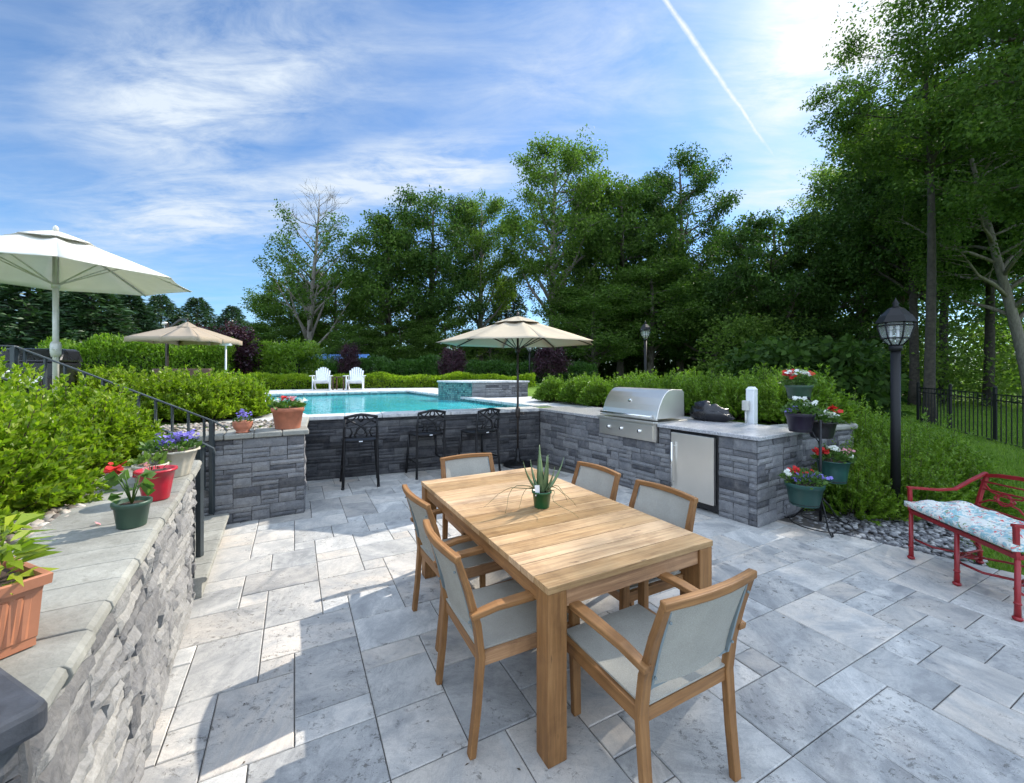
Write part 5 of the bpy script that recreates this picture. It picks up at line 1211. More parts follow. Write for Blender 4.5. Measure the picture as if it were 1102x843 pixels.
for i, (p, r0, r1, h, m, lb, fl) in enumerate(pots):
    loc = p-sb
    b = MB(); b.tube([(r0*1.02*math.cos(2*math.pi*k/20)+loc.x, r0*1.02*math.sin(2*math.pi*k/20)+loc.y, loc.z+.02) for k in range(20)], .006, 5, closed=True)
    d_ = V(loc.x, loc.y, 0); dn = d_.normalized(); L = max(.02, d_.length-r0)
    b.tube([(0, 0, loc.z-.12), dn*L*.5+V(0, 0, loc.z-.06), dn*L+V(0, 0, loc.z+.02), ], .007, 6)
    b.tube([dn*L+V(0, 0, loc.z+.015), d_+V(0, 0, loc.z-.004), dn*(d_.length+r0)+V(0, 0, loc.z+.015)], .006, 5)
    b.build('pot_holder', 'iron', t)
for i, (p, r0, r1, h, m, lb, fl) in enumerate(pots):
    q = thing('flower_pot', lb, 'flower pot', p); pot(q, r0, r1, h, m, .010, band=i % 2 == 0)
    fl = [(m_, n_, x_, y_, s_*1.15, z_, z2*1.3) for (m_, n_, x_, y_, s_, z_, z2) in fl]
    flowers_on(q, h, r1, fl, 60+i*10, 420, .048, .028, 1.0, .13)

# ------------------------------------------------------------------ shrubs
def shrub_mesh(seed, rx, ry, h, n_tw, per, L, W, m, stem=True, skirt=.25):
    """twigs fanning up from the base, leaves set along them -> (foliage object data, stem object data)"""
    r = np.random.default_rng(seed); Cs = []; Ds = []; tw = MB()
    for k in range(n_tw):
        a = r.uniform(0, 6.283); e = r.uniform(0, 1)**.55; base = np.array([math.cos(a)*rx*.35*e, math.sin(a)*ry*.35*e, 0.0])
        ph = r.uniform(0, 1); hz = (1-e**2.4*(1-skirt))*h*(r.uniform(.76, 1.08) if r.uniform() > .12 else r.uniform(1.1, 1.30))
        end = np.array([math.cos(a)*rx*e*r.uniform(.85, 1.08), math.sin(a)*ry*e*r.uniform(.85, 1.08), hz*(0.30+.70*ph**.25)])
        mid = (base+end)/2+np.array([math.cos(a)*rx*.12*e, math.sin(a)*ry*.12*e, h*.06]); 
        f = r.uniform(.22, 1.0, per)[:, None]**.7; p = (1-f)**2*base+2*f*(1-f)*mid+f*f*end; tan = 2*(1-f)*(mid-base)+2*f*(end-mid); tan /= np.linalg.norm(tan, axis=1, keepdims=True)
        side = r.normal(size=(per, 3)); side -= (side*tan).sum(1, keepdims=True)*tan; side /= np.linalg.norm(side, axis=1, keepdims=True)
        Cs.append(p); Ds.append(tan*.75+side*.8+np.array([0, 0, .15]))
        if stem and k % 3 == 0: tw.tube([base, mid, end], [.006, .004, .002], 3, cap=False)
    c = np.concatenate(Cs); d_ = np.concatenate(Ds); n = len(c)
    v, f = leaf_arrays(c, d_, r.uniform(.7, 1.25, n)*L, r.uniform(.8, 1.2, n)*W, r, .2, .05)
    return v, f, tw
def make_shrub(name, label, cat, group, seed, rx, ry, h, n_tw, per, L, W, m):
    t = thing(name, label, cat, group=group); v, f, tw = shrub_mesh(seed, rx, ry, h, n_tw, per, L, W, m)
    from_np('foliage', v, f, m, t); tw.build('stem', 'twig', t); return t
def row(proto, places, used):
    for (p, rz, s_, lab, grp) in places:
        if not used: proto.location = p; proto.rotation_euler = (0, 0, rz); proto.scale = s_ if isinstance(s_, tuple) else (s_,)*3; proto['label'] = lab; proto['group'] = grp; used = True
        else: dup(proto, p, rz, s_, lab, grp)
GL = 'bright green shrubs in the bed behind the sunlit left wall'
LL_ = 'bright green leafy shrub in the bed behind the sunlit left wall'
s1 = make_shrub('shrub', LL_, 'shrub', GL, 101, .52, .52, .62, 680, 60, .036, .0165, 'leaf_shrub')
s2 = make_shrub('shrub', LL_, 'shrub', GL, 102, .50, .46, .58, 640, 60, .034, .016, 'leaf_shrub')
pl = []; rs = random.Random(14)
for i, (Y, k, s_) in enumerate(((2.90, 1.28, 1.02), (2.40, 1.48, 1.06), (1.85, 1.48, 1.06), (1.30, 1.50, 1.02), (.75, 1.55, .95), (2.80, 1.90, 1.30), (2.10, 2.25, 1.26), (1.45, 2.3, 1.22), (0.8, 2.4, 1.15), (2.4, 3.0, 1.3), (1.6, 3.1, 1.3))):
    p = WP(Y, k); pl.append((V(p.x, p.y, .90), rs.uniform(0, 6), s_, LL_, GL))
row(s1, pl[0::2], False); row(s2, pl[1::2], False)
# round bright shrubs on the terrace between railing and pool
GB = 'bright green shrubs between the railing and the pool'; LB = 'rounded bright green shrub between the stair railing and the pool'
places = []
for (px, Y, s_) in ((262, 6.5, .95), (222, 6.1, 1.05), (178, 6.0, 1.05), (240, 7.6, 1.05), (190, 7.3, 1.1), (140, 6.2, 1.05), (100, 6.0, 1.1), (120, 7.3, 1.15), (60, 6.6, 1.1), (15, 6.6, 1.1)):
    p = at(px, Y, .88); places.append((p, rs.uniform(0, 6), (s_, s_, s_*1.0), LB, GB))
s3 = make_shrub('shrub', LB, 'shrub', GB, 103, .52, .50, .68, 520, 52, .046, .020, 'leaf_shrub')
row(s3, places, False)
# shrubs behind the outdoor kitchen
GK = 'green shrubs in a row behind the outdoor kitchen'; LK = 'bushy green shrub in the row behind the outdoor kitchen counter'
s4 = make_shrub('shrub', LK, 'shrub', GK, 104, .60, .55, .66, 600, 50, .048, .016, 'leaf_shrub_dark')
places = []
for (X, Y, s_, z) in ((.95, 9.6, .85, .90), (1.45, 9.0, .88, .90), (1.75, 8.3, .82, .90), (2.30, 8.5, .92, .90), (2.35, 7.45, .85, .90), (2.85, 7.8, .95, .90), (2.95, 6.85, .92, .90), (3.45, 7.2, 1.0, .90), (3.42, 6.25, .95, .90), (3.95, 6.6, 1.1, .90), (3.78, 5.75, .9, .90), (4.1, 5.9, 1.15, .85), (1.9, 10.2, .9, .90), (2.9, 9.2, 1.0, .90), (3.6, 8.6, 1.05, .90)):
    places.append((V(X, Y, z), rs.uniform(0, 6), s_, LK, GK))
row(s4, places, False)
GR = 'green shrubs by the lamp post'; LR = 'spreading green shrub on the low ground around the black lamp post'
s5 = make_shrub('shrub', LR, 'shrub', GR, 105, .78, .72, .98, 760, 60, .044, .015, 'leaf_shrub_dark')
places = [(V(X, Y, -.10), rs.uniform(0, 6), s_, LR, GR) for (X, Y, s_) in ((4.02, 5.02, .84), (4.66, 4.98, .92), (5.3, 5.25, 1.0), (5.0, 6.0, 1.1), (5.8, 5.9, .95), (5.6, 6.9, 1.15), (4.95, 7.1, 1.25))]
row(s5, places, False)
# low hedge across the pool, tall clipped hedges behind
def hedge(label, pts, w_, h, zb, n, L, W, m, seed, wob=.12, name='hedge', shaggy=.08):
    r = np.random.default_rng(seed); pts = [np.array(p) for p in pts]; seg = [np.linalg.norm(pts[i+1]-pts[i]) for i in range(len(pts)-1)]; tot = sum(seg)
    Cs = []; Ds = []
    s_ = r.uniform(0, tot, n); idx = np.searchsorted(np.cumsum(seg), s_); idx = np.minimum(idx, len(seg)-1); st0 = np.concatenate([[0], np.cumsum(seg)[:-1]]); P = np.array(pts); f = ((s_-st0[idx])/np.array(seg)[idx])[:, None]
    c = P[idx]*(1-f)+P[idx+1]*f; t_ = (P[idx+1]-P[idx]); t_ /= np.linalg.norm(t_, axis=1, keepdims=True); nn = np.stack([t_[:, 1], -t_[:, 0]], 1)
    a = r.uniform(-.15, math.pi+.15, n); hv = h*(1+wob*np.sin(s_*1.7+seed)*.6+wob*np.sin(s_*4.1+seed*2)*.5); rr = (r.uniform(.72, 1.03, n)+np.abs(r.normal(size=n))*shaggy)
    ce = np.sign(np.cos(a))*np.abs(np.cos(a))**.45; se = np.clip(np.sin(a), 0, 1)**.35
    lat = ce*w_/2*rr; z = zb+se*hv*np.minimum(rr, 1.12)*r.uniform(.93, 1, n); z = np.where(np.abs(ce) > .8, zb+r.uniform(0, 1, n)*hv*.95, z)
    cc = np.concatenate([c+nn*lat[:, None], z[:, None]], 1); dd = np.concatenate([nn*ce[:, None]*.6, se[:, None]*.8+.3], 1)+r.normal(size=(n, 3))*.45
    v, f_ = leaf_arrays(cc, dd, r.uniform(.7, 1.2, n)*L, r.uniform(.8, 1.2, n)*W, r, .2, .0)
    o0 = (pts[0][0], pts[0][1], zb); t = thing(name, label, 'hedge', o0); from_np('foliage', v, f_, m, t, origin=o0)
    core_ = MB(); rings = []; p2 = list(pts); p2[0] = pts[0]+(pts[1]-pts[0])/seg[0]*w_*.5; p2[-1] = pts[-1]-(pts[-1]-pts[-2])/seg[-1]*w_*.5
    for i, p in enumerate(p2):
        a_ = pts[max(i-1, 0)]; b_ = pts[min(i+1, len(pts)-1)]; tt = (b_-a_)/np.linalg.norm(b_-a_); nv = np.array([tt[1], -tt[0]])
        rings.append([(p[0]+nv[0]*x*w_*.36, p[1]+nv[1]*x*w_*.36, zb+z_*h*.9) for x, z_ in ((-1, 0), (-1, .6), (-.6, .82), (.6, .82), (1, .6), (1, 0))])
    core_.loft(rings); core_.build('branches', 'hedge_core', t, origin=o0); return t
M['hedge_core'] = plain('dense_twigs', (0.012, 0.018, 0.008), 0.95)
x0 = at(262, 15.8); x1 = at(470, 17.6); x2 = at(575, 17.8)
hedge('low yellow green hedge edging the far side of the pool behind the white chairs', [(x0.x, x0.y), (x1.x, x1.y), (x2.x, x2.y)], .9, .46, .90, 26000, .10, .04, 'leaf_shrub', 201, .2, shaggy=.16)
a, b = at(262, 19.5), at(333, 19.0); hedge('tall rounded dark green hedge to the left behind the white chairs', [(a.x, a.y), (b.x, b.y)], 1.9, 1.85, .85, 16000, .13, .06, 'leaf_shrub_dark', 202, .10, shaggy=.10)
a, b = at(334, 23.5), at(475, 22.5); hedge('long dark green hedge behind the white chairs and the purple tree', [(a.x, a.y), (b.x, b.y)], 2.0, 1.20, .85, 18000, .15, .07, 'leaf_hedge', 203, .16, shaggy=.12)
a, b = at(470, 24), at(640, 24); hedge('dark green hedge behind the raised spa and the beige umbrella', [(a.x, a.y), (b.x, b.y)], 1.6, 1.1, .85, 16000, .15, .07, 'leaf_hedge', 204, .12, shaggy=.10)
a, b = at(60, 15.5), at(255, 17.5); hedge('dark green hedge behind the tan umbrella on the left', [(a.x, a.y), (b.x, b.y)], 1.8, 1.75, .85, 24000, .13, .055, 'leaf_shrub_dark', 205, .14, shaggy=.12)
# white flowering shrub at the far left
t = make_shrub('flowering_shrub', 'white flowering shrub at the left edge below the railing', 'shrub', None, 120, .30, .30, .50, 120, 24, .04, .02, 'leaf_shrub'); t.location = at(24, 4.2, 1.05)
r = np.random.default_rng(5); blossoms('blossoms', t, [(r.normal()*.09, r.normal()*.09-.1, .46+r.normal()*.09) for _ in range(60)], .035, 'p_white', 9)
# things by the upper landing at the far left edge
t = thing('kettle_grill', 'dark covered grill partly hidden by the railing at the far left', 'grill', at(44, 5.6, .93), R(20))
b = MB(); b.box((0, 0, .42), (.62, .5, .80)); b.build('cabinet', 'black_cloth', t, .03); b = MB(); b.loft([[(-.33, -.27, .82), (.33, -.27, .82), (.33, .27, .82), (-.33, .27, .82)], [(-.30, -.14, 1.0), (.30, -.14, 1.0), (.30, .2, 1.0), (-.30, .2, 1.0)]]); b.build('lid', 'black_cloth', t, .03)
t = thing('storage_box', 'pale grey box corner at the left edge of the picture behind the railing', 'box', at(-12, 5.0, 1.25)-V(0, 0, .32), R(10)); b = MB(); b.box((0, 0, .45), (.5, .45, .38)); b.build('box', 'white_paint', t, .02)
b = MB()
for x in (-.2, .2):
    for y in (-.18, .18): b.bar([(x, y, 0), (x, y, .26)], .04, .04, up=V(0, 1, 0))
b.build('legs', 'black_metal', t)
# blue tarpaulin roof glimpsed between hedges
bt = at(366, 27, .9); t = thing('shed', 'low shed with a blue and white roof glimpsed behind the hedge beyond the white chairs', 'shed', bt)
b = MB(); b.box((0, 0, .55), (3.6, 2.0, 1.1)); b.build('wall', 'white_paint', t)
b = MB(); b.loft([[(-1.9, -1.15, 1.08), (-1.9, 1.15, 1.08), (-1.9, 0, 1.75)], [(1.9, -1.15, 1.08), (1.9, 1.15, 1.08), (1.9, 0, 1.75)]]); b.build('roof', 'blue_tarp', t)

# ------------------------------------------------------------------ trees
def tree_data(seed, Ht, cb, cr, shape='oval', nlimb=22, sub=5, clump=.62, per=60, L=.20, W=.12, tr=.22, lean=(0, 0), dens=1.0, upang=.95, sparse=0.0, dead=0, flat=.8):
    r = np.random.default_rng(seed); rd = random.Random(seed); tk = MB(); pts = []; N = 12
    ph = r.uniform(0, 6, 2)
    for i in range(N+1):
        f = i/N; pts.append(V(lean[0]*f**1.3+.010*Ht*math.sin(f*5+ph[0])*f, lean[1]*f**1.3+.010*Ht*math.sin(f*4+ph[1])*f, Ht*.95*f))
    rad = [tr*(1.35 if i == 0 else 1)*(1-i/N)**.75+.012 for i in range(N+1)]; tk.tube(pts, rad, 9)
    def trunk_at(z): 
        f = min(max(z/(Ht*.95), 0), 1)*N; i = min(int(f), N-1); return pts[i].lerp(pts[i+1], f-i), rad[i]*(1-(f-i))+rad[i+1]*(f-i)
    def env(z):
        s = (z-cb)/(Ht-cb)
        if s < -.05 or s > 1.02: return 0
        s = min(max(s, 0), 1)
        if shape == 'oval': return cr*max(0, 1-abs(2*s-.85)**2.4*.9)**.5*(1 if s < .95 else .6)
        if shape == 'vase': return cr*min(1, .35+1.1*s)*max(.05, 1-max(0, s-.62)**2*5.5)
        if shape == 'cone': return cr*(1.02-s)**.85
        return cr*math.sin(math.pi*min(1, .12+.88*s))**.6
    cl = []
    ga = 2.399963
    for k in range(nlimb):
        f = (k+.5)/nlimb; z0 = cb*.85+(Ht*.90-cb*.85)*f**1.05; p0, r0 = trunk_at(z0); a = k*ga+rd.uniform(-.4, .4)
        zt = z0+(Ht-z0)*rd.uniform(.15, .35)*upang; L_ = max(.4, env(min(Ht*.98, zt))*rd.uniform(.72, 1.06)); d_ = V(math.cos(a), math.sin(a), 0)
        e = V(p0.x, p0.y, zt)+d_*L_; m_ = p0.lerp(e, .5)+V(0, 0, -.05*L_) + V(rd.uniform(-1, 1), rd.uniform(-1, 1), rd.uniform(-.5, 1))*.06*L_
        lp = [p0, p0.lerp(m_, .5)+V(0, 0, .03*L_), m_, m_.lerp(e, .5)+V(0, 0, .02*L_), e]
        isdead = dead and z0 > Ht*(1-dead)
        tk.tube(lp, [max(.012, r0*.55), max(.011, r0*.45), max(.010, r0*.33), max(.008, r0*.2), .006], 6)
        nsub = sub if not isdead else sub+2
        for q in range(nsub):
            g_ = .30+.68*(q+.5)/nsub; bi = min(int(g_*4), 3); b0 = lp[bi].lerp(lp[bi+1], g_*4-bi); a2 = a+rd.choice((-1, 1))*rd.uniform(.4, 1.2); l2 = L_*rd.uniform(.22, .48)*(1.15-g_*.5)+.25
            e2 = b0+V(math.cos(a2), math.sin(a2), rd.uniform(.05, .75)*upang)*l2; tk.tube([b0, b0.lerp(e2, .5)+V(0, 0, .04), e2], [max(.009, r0*.18), .007, .004], 4, cap=False)
            if isdead:
                for _ in range(3):
                    e3 = e2+V(rd.uniform(-.5, .5), rd.uniform(-.5, .5), rd.uniform(.1, .6)); tk.tube([b0.lerp(e2, rd.uniform(.4, .9)), e3], [.008, .004], 3, cap=False)
                continue
            if rd.random() > sparse: cl.append((e2, 1.0))
            if rd.random() > sparse+.25: cl.append((b0.lerp(e2, .45), .8))
        if not isdead and rd.random() > sparse: cl.append((e, 1.0))
    if not dead:
        for q in range(4): cl.append((pts[-1]+V(rd.uniform(-.4, .4), rd.uniform(-.4, .4), rd.uniform(-.6, .4)), .8))
    Cs = []; Ds = []
    for c, s in cl:
        n = int(per*s*dens*rd.uniform(.6, 1.3)); R_ = clump*s*rd.uniform(.7, 1.35); o_ = r.normal(size=(n, 3)); o_ /= np.linalg.norm(o_, axis=1, keepdims=True)+1e-9; o_ *= (r.uniform(0, 1, n)**.45)[:, None]
        Cs.append(np.array(c[:])+o_*np.array([R_, R_, R_*flat])); Ds.append(o_*.7+r.normal(size=(n, 3))*.55+np.array([0, 0, -.1]))
    c = np.concatenate(Cs); d_ = np.concatenate(Ds); n = len(c)
    v, f = leaf_arrays(c, d_, r.uniform(.6, 1.3, n)*L, r.uniform(.7, 1.2, n)*W, r, .2, .1)
    return tk, v, f
def make_tree(name, label, m, bark='bark', group=None, **kw):
    t = thing(name, label, 'tree', group=group); tk, v, f = tree_data(**kw); tk.build('trunk', bark, t); from_np('crown', v, f, m, t); return t
def conifer_data(seed, Ht, cr, n_b=150, per=52, L=.34, W=.09, cb=.3, tr=.2):
    r = np.random.default_rng(seed); rd = random.Random(seed); tk = MB(); tk.tube([(0, 0, 0), (.05, 0, Ht*.5), (0, 0, Ht)], [tr, tr*.6, .02], 8); Cs = []; Ds = []
    for k in range(n_b):
        f = (k+.5)/n_b; z = cb+(Ht-cb)*f**1.02; a = k*2.39996+rd.uniform(-.3, .3); L_ = cr*(1.03-f)**.75*rd.uniform(.72, 1.08); d_ = np.array([math.cos(a), math.sin(a), 0]); sd_ = np.array([-math.sin(a), math.cos(a), 0])
        tk.tube([(0, 0, z), tuple(d_*L_*.55+np.array([0, 0, z+.03*L_])), tuple(d_*L_+np.array([0, 0, z-.06*L_]))], [.03, .018, .006], 4, cap=False)
        n = int(per*(.35+L_/cr)); g_ = r.uniform(.12, 1, n)**.75; w_ = (1-g_*.65)*L_*.34; p = d_*(L_*g_)[:, None]+sd_*(w_*r.uniform(-1, 1, n))[:, None]; p[:, 2] += z+.04*L_-.10*L_*g_**2+r.normal(size=n)*.10-np.abs(r.normal(size=n))*.08
        Cs.append(p); Ds.append(d_*.9+sd_*(r.uniform(-1, 1, n)*.9)[:, None]+r.normal(size=(n, 3))*.3+np.array([0, 0, .05]))
    c = np.concatenate(Cs); d_ = np.concatenate(Ds); n = len(c); v, f = leaf_arrays(c, d_, r.uniform(.6, 1.2, n)*L, r.uniform(.7, 1.3, n)*W, r, .15, .1); return tk, v, f
def make_conifer(label, m='needle', group=None, **kw):
    t = thing('conifer_tree', label, 'tree', group=group); tk, v, f = conifer_data(**kw); tk.build('trunk', 'bark', t); from_np('crown', v, f, m, t); return t
def put(t, px, Y, z, rz=0, s=1.0, label=None, first=False, group=None):
    p = at(px, Y, z)
    if first: t.location = p; t.rotation_euler = (0, 0, rz); t.scale = (s,)*3 if not isinstance(s, tuple) else s; return t
    return dup(t, p, rz, s, label, group)
def hgt(top_px, Y, z=-.16): return H_EYE+(HY-top_px)*Y/F-z
# tall single trees of the middle distance
T1 = make_tree('broadleaf_tree', 'tallest tree, its bare trunk showing just right of the beige umbrella', 'leaf_tree3', 'bark_pale', seed=301, Ht=hgt(147, 30), cb=5.6, cr=3.9, shape='oval', nlimb=30, sub=8, clump=0.68, per=77, L=0.182, W=0.119, tr=.36, upang=1.2)
put(T1, 596, 30, -.16, 0, 1, first=True)
T2 = make_tree('broadleaf_tree', 'tree with an airy, uneven top right of the tallest tree, above the grill', 'leaf_tree2', 'bark', seed=302, Ht=hgt(152, 32), cb=4.5, cr=3.4, shape='oval', nlimb=30, sub=8, clump=0.62, per=75, L=0.182, W=0.119, tr=.30, sparse=.12, upang=.9)
put(T2, 732, 32, -.16, 0, 1, first=True)
T3 = make_tree('broadleaf_tree', 'full rounded tree beside the half dead tree, at the left end of the group', 'leaf_tree', 'bark', seed=303, Ht=12.5, cb=3.0, cr=3.4, shape='round', nlimb=26, sub=8, clump=0.64, per=75, L=0.182, W=0.119, tr=.26)
put(T3, 418, 31, -.16, 1, hgt(233, 31)/12.5, first=True)
T4 = make_tree('broadleaf_tree', 'broad tree with a domed top, up left of the beige umbrella', 'leaf_tree2', 'bark', seed=304, Ht=14.5, cb=4.2, cr=4.0, shape='oval', nlimb=30, sub=8, clump=0.68, per=80, L=0.182, W=0.119, tr=.30)
put(T4, 464, 32, -.16, 0, hgt(204, 32)/14.5, first=True)
for k_, (px_, Y_, lab_) in enumerate(((388, 29, 'low bushy tree filling in under the tall trees, behind the right white chair'), (430, 29.5, 'low bushy tree under the crown of the group, left of the purple tree'), (478, 30, 'low bushy tree under the domed tree, behind the tiled spa'), (528, 31, 'low bushy tree just above the left part of the beige umbrella'), (298, 30, 'low bushy tree at the left foot of the half dead tree'))):
    put(T3, px_, Y_, -.16, 1.3*k_+.5, (.72, .72, .40+.03*(k_ % 3)), lab_)
put(T1, 517, 33, -.16, 2.1, (hgt(212, 33)/17.6*.85, hgt(212, 33)/17.6*.85, hgt(212, 33)/17.6), 'narrow pale trunked tree whose top rises above the beige umbrella')
put(T3, 668, 31, -.16, 2.6, (1.15, 1.15, hgt(190, 31)/12.5), 'dark full tree between the tallest tree and the airy one above the grill')
put(T4, 640, 34, -.16, 4.0, (.9, .9, hgt(192, 34)/14.5), 'dense tree standing just behind the right side of the tallest tree')
put(T4, 700, 34.5, -.16, 1.2, (.8, .8, hgt(186, 34.5)/14.5), 'dense tree between the dark full tree and the airy topped tree')
put(T3, 700, 29, -.16, 1.9, (1.1, 1.1, .75), 'low dark spreading tree directly above the distant lantern post')
put(T3, 640, 28, -.16, 5.1, (1.0, 1.0, .62), 'low dark tree right of the bare trunk behind the beige umbrella')
put(T2, 785, 36, -.16, 3.0, (.75, .75, hgt(238, 36)/hgt(152, 32)), 'thin sparse tree in the notch right of the airy topped tree')
T5 = make_tree('broadleaf_tree', 'broad low domed tree with pale top, above the white outlet post', 'leaf_tree2', 'bark', seed=305, Ht=10.5, cb=2.0, cr=4.1, shape='round', nlimb=34, sub=8, clump=0.64, per=77, L=0.168, W=0.112, tr=.28, flat=.5)
put(T5, 833, 27, -.16, 0, (1, 1, hgt(224, 27)/10.5), first=True)
put(T5, 770, 29, -.16, 2.0, (1.0, 1.0, .86), 'dark dense tree in the low dip above the grill hood')
put(T5, 884, 26, -.16, 4.0, (.95, .95, .92), 'dark dense tree behind the topmost flower pot')
# half dead tree
D1 = make_tree('dying_tree', 'tall thin tree with bare dead branches sticking out of its top', 'leaf_tree', 'bark_pale', seed=307, Ht=hgt(196, 29), cb=3.0, cr=2.9, shape='oval', nlimb=30, sub=7, clump=0.44, per=42, L=0.168, W=0.105, tr=.22, sparse=.2, dead=.30, upang=1.5, lean=(.6, 0))
put(D1, 332, 29, -.16, 0, 1, first=True)
put(T3, 312, 33, -.16, 3.4, (.95, .95, .72), 'rounded tree at the foot of the half dead tree, left side')
put(T3, 362, 34, -.16, .4, (.9, .9, .80), 'rounded tree behind the right side of the half dead tree')
# pale thin tree top right of the domed tree
T6 = make_tree('pale_tree', 'pale airy tree with thin upright twigs left of the big dark tree on the right', 'leaf_pale', 'bark', seed=308, Ht=hgt(150, 25), cb=5.0, cr=3.6, shape='oval', nlimb=34, sub=9, clump=0.50, per=50, L=0.140, W=0.091, tr=.24, upang=1.3, sparse=.15)
put(T6, 925, 25, -.16, 0, 1, first=True)
put(T6, 968, 27, -.16, 2.2, (1, 1, 1.08), 'airy tree directly behind the lantern of the near lamp post')
# woodland edge on the right
T7 = make_tree('woodland_tree', 'straight dark trunk just right of the near lamp post, crown high above the fence', 'leaf_tree2', 'bark_dark', seed=309, Ht=15.5, cb=6.0, cr=3.3, shape='oval', nlimb=44, sub=9, clump=0.68, per=93, L=0.154, W=0.098, tr=.19, sparse=.1)
put(T7, 984, 20, -.16, 0, 1, first=True)
put(T7, 1016, 21, -.16, 2.4, 1.02, 'dark woodland trunk second to the right of the near lamp post')
put(T7, 1064, 19, -.16, 4.2, 1.0, 'slim grey trunk behind the fence, right of the two dark ones')
put(T7, 1005, 26, -.16, 5.2, 1.05, 'thin distant trunk between the two dark trunks right of the lamp post')
put(T7, 1135, 19, -.16, 1.2, 1.05, 'woodland tree at the right edge whose foliage fills the upper right corner')
T8 = make_tree('leaning_tree', 'grey tree with a leaning curved trunk at the right edge beyond the fence', 'leaf_tree', 'bark_pale', seed=310, Ht=13, cb=4.2, cr=3.6, shape='round', nlimb=30, sub=8, clump=0.58, per=87, L=0.119, W=0.077, tr=.20, lean=(-3.2, 0))
put(T8, 1112, 16.5, -.16, 0, 1, first=True)
# big near tree overhanging from the right
BT = make_tree('overhanging_tree', 'huge near tree whose leafy branches hang over the upper right corner', 'leaf_tree', 'bark', seed=311, Ht=17, cb=5.6, cr=4.9, shape='oval', nlimb=50, sub=10, clump=.60, per=170, L=.105, W=.065, tr=.34, upang=.45, flat=.55)
BT.location = V(14.6, 8.3, -.16)
B2 = make_tree('overhanging_tree', 'tree whose branch tips reach left across the bright sky, upper right', 'leaf_tree', 'bark_dark', seed=312, Ht=14.2, cb=9.3, cr=2.9, shape='oval', nlimb=28, sub=9, clump=.44, per=100, L=.10, W=.062, tr=.14, upang=.5, flat=.5, sparse=.1)
put(B2, 1000, 13.5, -.16, 2.0, 1, first=True)
# conifers on the left
C1 = make_conifer('large dark conifer behind the pole of the white umbrella', seed=401, Ht=6.4, cr=2.6, n_b=170, per=70)
put(C1, 100, 19, .6, 0, (1.15, 1.15, .80), first=True)
put(C1, 30, 18, .6, 1.0, (1.25, 1.25, .86), 'large dark conifer at the left edge under the white umbrella')
put(C1, 66, 23, .6, 2.0, (1.2, 1.2, .95), 'dark conifer between the two large ones behind the white umbrella pole')
put(C1, 140, 22, .6, 3.0, (1.0, 1.0, .80), 'dark conifer right of the white umbrella pole, above the hedge')
put(C1, -40, 19, .6, 4.0, (1.2, 1.2, .9), 'dark conifer cut off by the left edge')
C2 = make_conifer('soft green pine farthest left of the three rising behind the tan umbrella', seed=402, Ht=8.5, cr=4.3, n_b=190, per=90, L=.32, W=.08, cb=1.5)
put(C2, 173, 36, .2, 0, (1, 1, hgt(320, 36)/8.7), first=True)
put(C2, 212, 38, .2, 1.4, (1, 1, hgt(323, 38)/8.7), 'soft green pine directly behind the peak of the tan umbrella')
put(C2, 250, 40, .2, 2.7, (.95, .95, hgt(332, 40)/8.7), 'soft green pine right of the tan umbrella, behind the purple tree')
put(C2, 545, 36, -.16, 3.3, (.9, .9, hgt(298, 36)/8.5), 'weeping dark spruce in the gap left of the bare pale trunk')
# purple trees
P1 = make_tree('purple_tree', 'purple leaved tree behind the right side of the tan umbrella', 'leaf_purple', 'bark', seed=403, Ht=3.0, cb=.7, cr=1.0, shape='round', nlimb=20, sub=5, clump=.34, per=42, L=.12, W=.08, tr=.05)
put(P1, 244, 18, .8, 0, (1.05, 1.05, .90), first=True)
put(P1, 376, 20.5, .8, 1, (.42, .42, .68), 'small purple tree in front of the blue roof between the white chairs')
put(P1, 487, 19, .8, 2, (.50, .50, .60), 'round dark purple tree behind the tiled end of the raised spa')
put(P1, 592, 21, .8, 3, (.70, .70, .66), 'dark purple tree behind the right side of the beige umbrella pole')
# woodland fill
def woodland(name, label, boxes, m, L, W, seed):
    r = np.random.default_rng(seed); Cs = []; Ds = []
    for (x0, x1, y0, y1, z0, z1, nc, per, R_) in boxes:
        for _ in range(nc):
            z = z0+(z1-z0)*r.uniform(0, 1)**1.15; c = np.array([r.uniform(x0, x1), r.uniform(y0, y1), z]); o_ = r.normal(size=(per, 3)); o_ /= np.linalg.norm(o_, axis=1, keepdims=True); o_ *= (r.uniform(0, 1, per)**.4)[:, None]*R_*r.uniform(.6, 1.3)
            o_[:, 2] *= .6; Cs.append(c+o_); Ds.append(o_/R_+r.normal(size=(per, 3))*.5)
    c = np.concatenate(Cs); d_ = np.concatenate(Ds); n = len(c); v, f = leaf_arrays(c, d_, r.uniform(.6, 1.3, n)*L, r.uniform(.7, 1.2, n)*W, r, .2, .1)
    o_ = from_np(name, v, f, m); o_['kind'] = 'stuff'; o_['label'] = label; o_['category'] = 'woodland'; return o_
woodland('far_woodland', 'dense dark woodland undergrowth behind the tall trees', [(-40, -14, 48, 56, -.2, 4.5, 260, 60, 1.5), (-14, 4, 40, 46, -.2, 3.6, 420, 60, 1.2), (0, 30, 34, 40, -.2, 4.0, 420, 60, 1.2), (4, 30, 36, 44, -.2, 9.5, 900, 60, 1.4), (30, 60, 34, 44, -.2, 13, 700, 60, 1.8), (14, 22, 22.5, 26, 0, 2.2, 110, 60, .9), (10.2, 14.2, 15.5, 20, -.1, 2.4, 170, 60, .8)], 'leaf_wood', .34, .22, 500)
woodland('woodland_understorey', 'sunlit brush under the trees beyond the fence', [(17, 24, 26, 32, -.2, 5.5, 260, 60, 1.0), (19.5, 34, 17, 26, -.2, 4.5, 300, 60, 1.1), (11.5, 16.5, 23, 26, -.2, 4.5, 170, 60, 1.0)], 'leaf_tree3', .20, .13, 501)
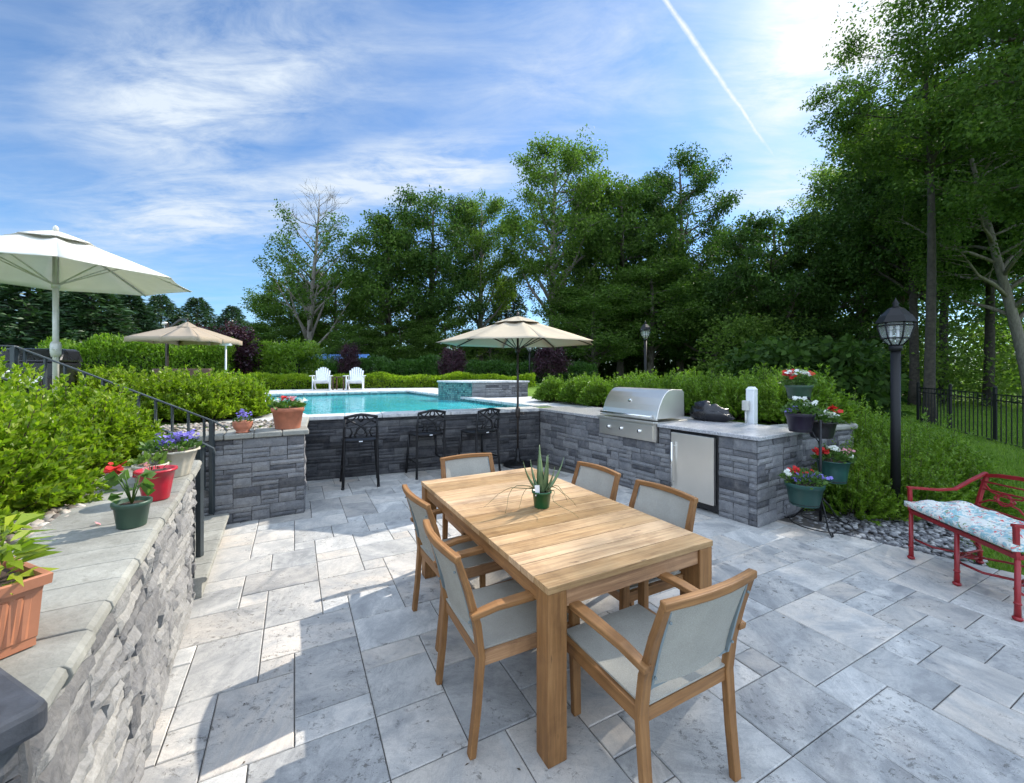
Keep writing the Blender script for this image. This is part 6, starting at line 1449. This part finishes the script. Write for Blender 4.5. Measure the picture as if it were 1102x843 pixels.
# grass near the bench and fence
def grass(area, n, seed, L, W):
    r = np.random.default_rng(seed); P = []
    P = area(r, n); n = len(P); d_ = np.stack([r.normal(size=n)*.35, r.normal(size=n)*.35, np.ones(n)], 1)
    v, f = leaf_arrays(P, d_, r.uniform(.6, 1.3, n)*L, W, r, .1, .0); return v, f
def ga_(r, n):
    x = r.uniform(3.2, 9.5, n); y = r.uniform(-.5, 9.5, n); e = V(3.63, 3.83, 0); d_ = V(.7, -.715, 0).normalized(); side = (x-3.18)*-d_.y+(y-4.32)*d_.x; al_ = (x-3.18)*d_.x+(y-4.32)*d_.y
    ok = (side > .04) & ((al_ > .95) | (side > 1.2)) & ~((x < 5.6) & (y > 4.2)); return np.stack([x[ok], y[ok], np.full(ok.sum(), -.07)], 1)
v1, f1 = grass(ga_, 120000, 9, .065, .007)
def gb_(r, n):
    x = r.uniform(6, 24, n); y = r.uniform(6, 24, n); ok = (x > y*.72); return np.stack([x[ok], y[ok], np.full(ok.sum(), -.07)], 1)
v2, f2 = grass(gb_, 110000, 10, .09, .014)
o_ = from_np('grass', np.concatenate([v1, v2]), np.concatenate([f1, f2+len(v1)]), 'grass'); o_['kind'] = 'stuff'; o_['label'] = 'short green lawn grass beyond the bench'; o_['category'] = 'grass'
# low grass tuft edge: raise the lawn to the patio beside the bench

# small fallen leaves and bits on the paving
r = np.random.default_rng(77); n = 170; P = np.stack([r.uniform(-1.8, 4.0, n), r.uniform(1.3, 6.2, n), np.full(n, .003)], 1); P = P[(P[:, 0]+P[:, 1] < 7.3) & (P[:, 0] > -.5-.6*P[:, 1])]; n = len(P)
v, f = leaf_arrays(P, np.stack([r.normal(size=n), r.normal(size=n), r.uniform(.0, .12, n)], 1), r.uniform(.008, .024, n), r.uniform(.004, .010, n), r, .05, 0); v[:, 2] = np.clip(v[:, 2], .0025, .012)
o_ = from_np('leaf_litter', v, f, M['twig']); o_['kind'] = 'stuff'; o_['label'] = 'tiny brown leaf bits scattered over the paving'; o_['category'] = 'leaves'
